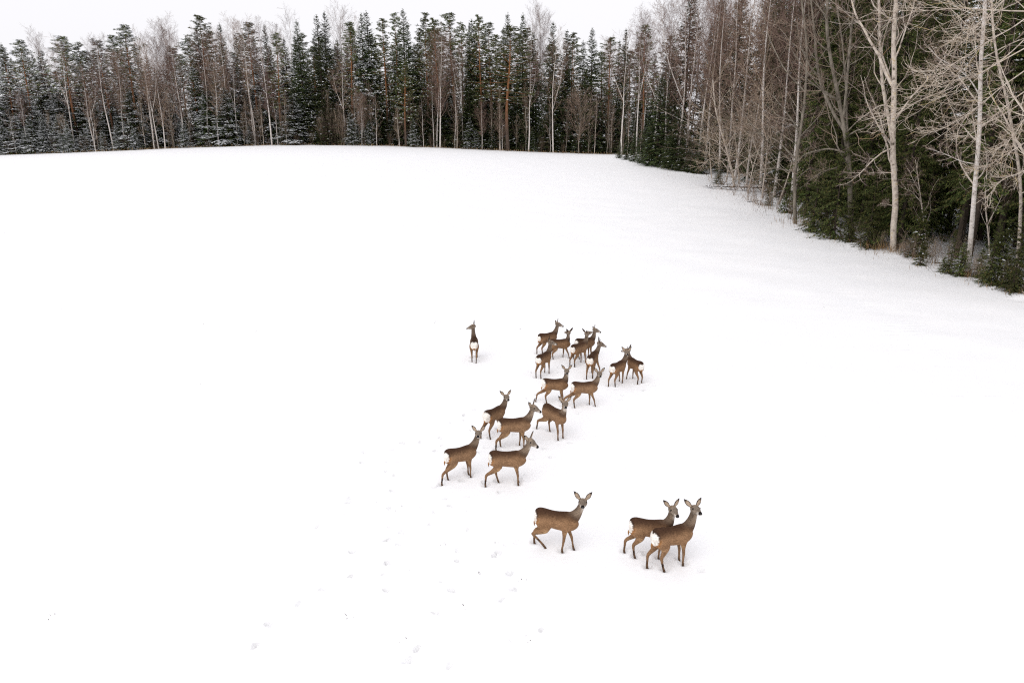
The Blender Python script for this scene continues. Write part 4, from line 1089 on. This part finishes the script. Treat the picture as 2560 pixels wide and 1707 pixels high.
for _ in range(110):                                       # scoured streaks lower left
    px, py = g.uniform(0, 900), g.uniform(1290, 1707)
    if py < 1760 - .55 * px - 60 and px < 900: 
        if py < 1480 - .28 * px: continue
    x, y, z = ground_at(px, py); a_ = g.normal(.75, .2); n_ = int(g.integers(3, 9))
    for q in range(n_):
        DENTS.append((x + q * .09 * math.cos(a_), y + q * .09 * math.sin(a_), .07, .010 * math.sin(math.pi * (q + 1) / (n_ + 1))))

build_ground()

# ------------------------------------------------------------------ a label of its own for every plant
ORD = ['first', 'second', 'third', 'fourth', 'fifth', 'sixth', 'seventh', 'eighth', 'ninth', 'tenth', 'eleventh', 'twelfth', 'thirteenth', 'fourteenth', 'fifteenth', 'sixteenth', 'seventeenth', 'eighteenth', 'nineteenth', 'twentieth'] + ['twenty-' + q for q in ('first', 'second', 'third', 'fourth', 'fifth', 'sixth', 'seventh', 'eighth', 'ninth')] + ['thirtieth'] + ['thirty-' + q for q in ('first', 'second', 'third', 'fourth', 'fifth', 'sixth', 'seventh')]
FARMARK = [(188, 'the wide forked birch'), (358, 'the broad pine'), (539, 'the thin topped pine'), (709, 'the olive pine'), (838, 'the grey thicket'), (1016, 'the short bluish pine'), (1270, 'the orange trunked pine'), (1447, 'the round bare tree')]
NEARMARK = [(1655, 'the far corner'), (1830, 'the fallen branch'), (2122, 'the many limbed alder'), (2233, 'the twin stemmed aspen'), (2430, 'the leaning birch'), (2600, 'the right border tree')]
FIX = {('birch_tree', 188): 'wide forked white birch near the left end of the far wood', ('pine_tree', 539): 'thin topped snowy pine rising above its neighbours, left half of the far wood',
       ('pine_tree', 1016): 'short bluish pine with bare trunk standing forward at the far edge', ('pine_tree', 1270): 'tall olive pine with bright orange trunk in the middle of the far edge',
       ('pine_tree', 358): 'broad crowned dark pine, widest in the left half of the far wood', ('pine_tree', 709): 'olive green pine with reddish trunk left of the grey thicket',
       ('spruce_tree', 1023): 'tallest dark pointed spruce of the far wood'}
WORD = {'spruce_tree': 'spruce', 'pine_tree': 'pine', 'birch_tree': 'birch', 'alder_tree': 'alder', 'bare_tree': 'bare tree', 'sapling_tree': 'sapling', 'thicket_bush': 'bush', 'bare_bush': 'bush', 'fallen_stick': 'stick', 'young_spruce': 'young spruce'}
def cls(r):
    w = r['row']
    k = WORD[r['kind']]
    if w in ('front', 'edge', 'haze') and r['y'] > 110 or (w == 'edge' and r['kind'] == 'bare_tree'):
        if w == 'haze': return 'far', 'thin birch top above the far wood', 'birch tops over the far wood'
        look = {'spruce': 'snowy spruce' if r['px'] < 760 else 'dark spruce', 'pine': 'snow dusted pine' if r['px'] < 420 else 'olive pine', 'birch': 'white stemmed birch'}.get(k, k)
        return 'far', look + ' on the far edge', k + ('es' if k == 'birch' else 's') + ' along the far wood edge'
    if w == 'back': return 'far', ('snowy ' if r['px'] < 760 else 'plain ') + k + ' deep in the far wood', k + 's deep in the far wood'
    if w == 'low': return 'far', 'low spreading spruce of the far wood', 'low spruces of the far wood'
    if w == 'young': return 'far', 'young spruce before the far wood', 'young spruces before the far wood'
    if w == 'sapling': return 'far', 'slim bare sapling on the far edge', 'saplings along the far wood edge'
    if w == 'thicket': return 'far', 'upright grey bush of the far thicket', 'grey upright bushes of the thicket'
    if w == 'bush': return 'far', 'low brown bush at the far edge', 'bushes along the far wood edge'
    if w == 'youngnear': return 'near', 'young spruce at the near edge', 'young spruces along the near wood edge'
    if w == 'stick': return 'near', 'dark fallen stick on the snow', 'fallen sticks along the near wood edge'
    if w == 'nearbush': return 'near', 'bare brown bush at the near edge', 'bushes along the near wood edge'
    if w == 'edge':
        look = {'spruce': 'dense dark spruce', 'birch': 'tall white birch', 'alder': 'arching bare alder'}[k]
        return 'near', look + ' along the right wood', k + ('es' if k == 'birch' else 's') + ' along the right wood'
    if w == 'mid': return 'near', 'spruce behind the right hand birches', 'spruces behind the right hand birches'
    if w == 'near0': return 'near', 'spruce fronting the right wood', 'spruces fronting the right wood'
    if w == 'near1': return 'near', 'second row spruce of the right wood', 'spruces in the second row of the right wood'
    return 'near', 'spruce %s rows into the right wood' % {'near2': 'two', 'near3': 'three', 'near4': 'four'}[w], 'spruces deep inside the right wood'
groups = {}
for r in CREATED:
    side, look, grp = cls(r)
    k = WORD[r['kind']]
    cat = {'bare tree': 'tree', 'young spruce': 'spruce'}.get(k, k)
    fixed = None
    if r['row'] == 'front':
        for (kk, pp), lab in FIX.items():
            if kk == r['kind'] and abs(r['px'] - pp) < 4 and r['y'] < YF + 14: fixed = lab
    if r['tag']: fixed = r['tag']
    if fixed:
        meta(r['o'], fixed, cat, grp)
        continue
    marks = FARMARK if side == 'far' else NEARMARK
    m_ = min(marks, key=lambda q: abs(q[0] - r['px']))
    groups.setdefault((look, m_, r['px'] < m_[0]), []).append((r, k, cat, grp))
for (look, m_, left), L in groups.items():
    L.sort(key=lambda t: abs(t[0]['px'] - m_[0]))
    for i, (r, k, cat, grp) in enumerate(L):
        where = ('left' if left else 'right') + ' of ' + m_[1]
        lab = '%s, %s %s' % (look, (ORD[i] + ' one') if len(L) > 1 else 'only one', where)
        meta(r['o'], lab, cat, grp)
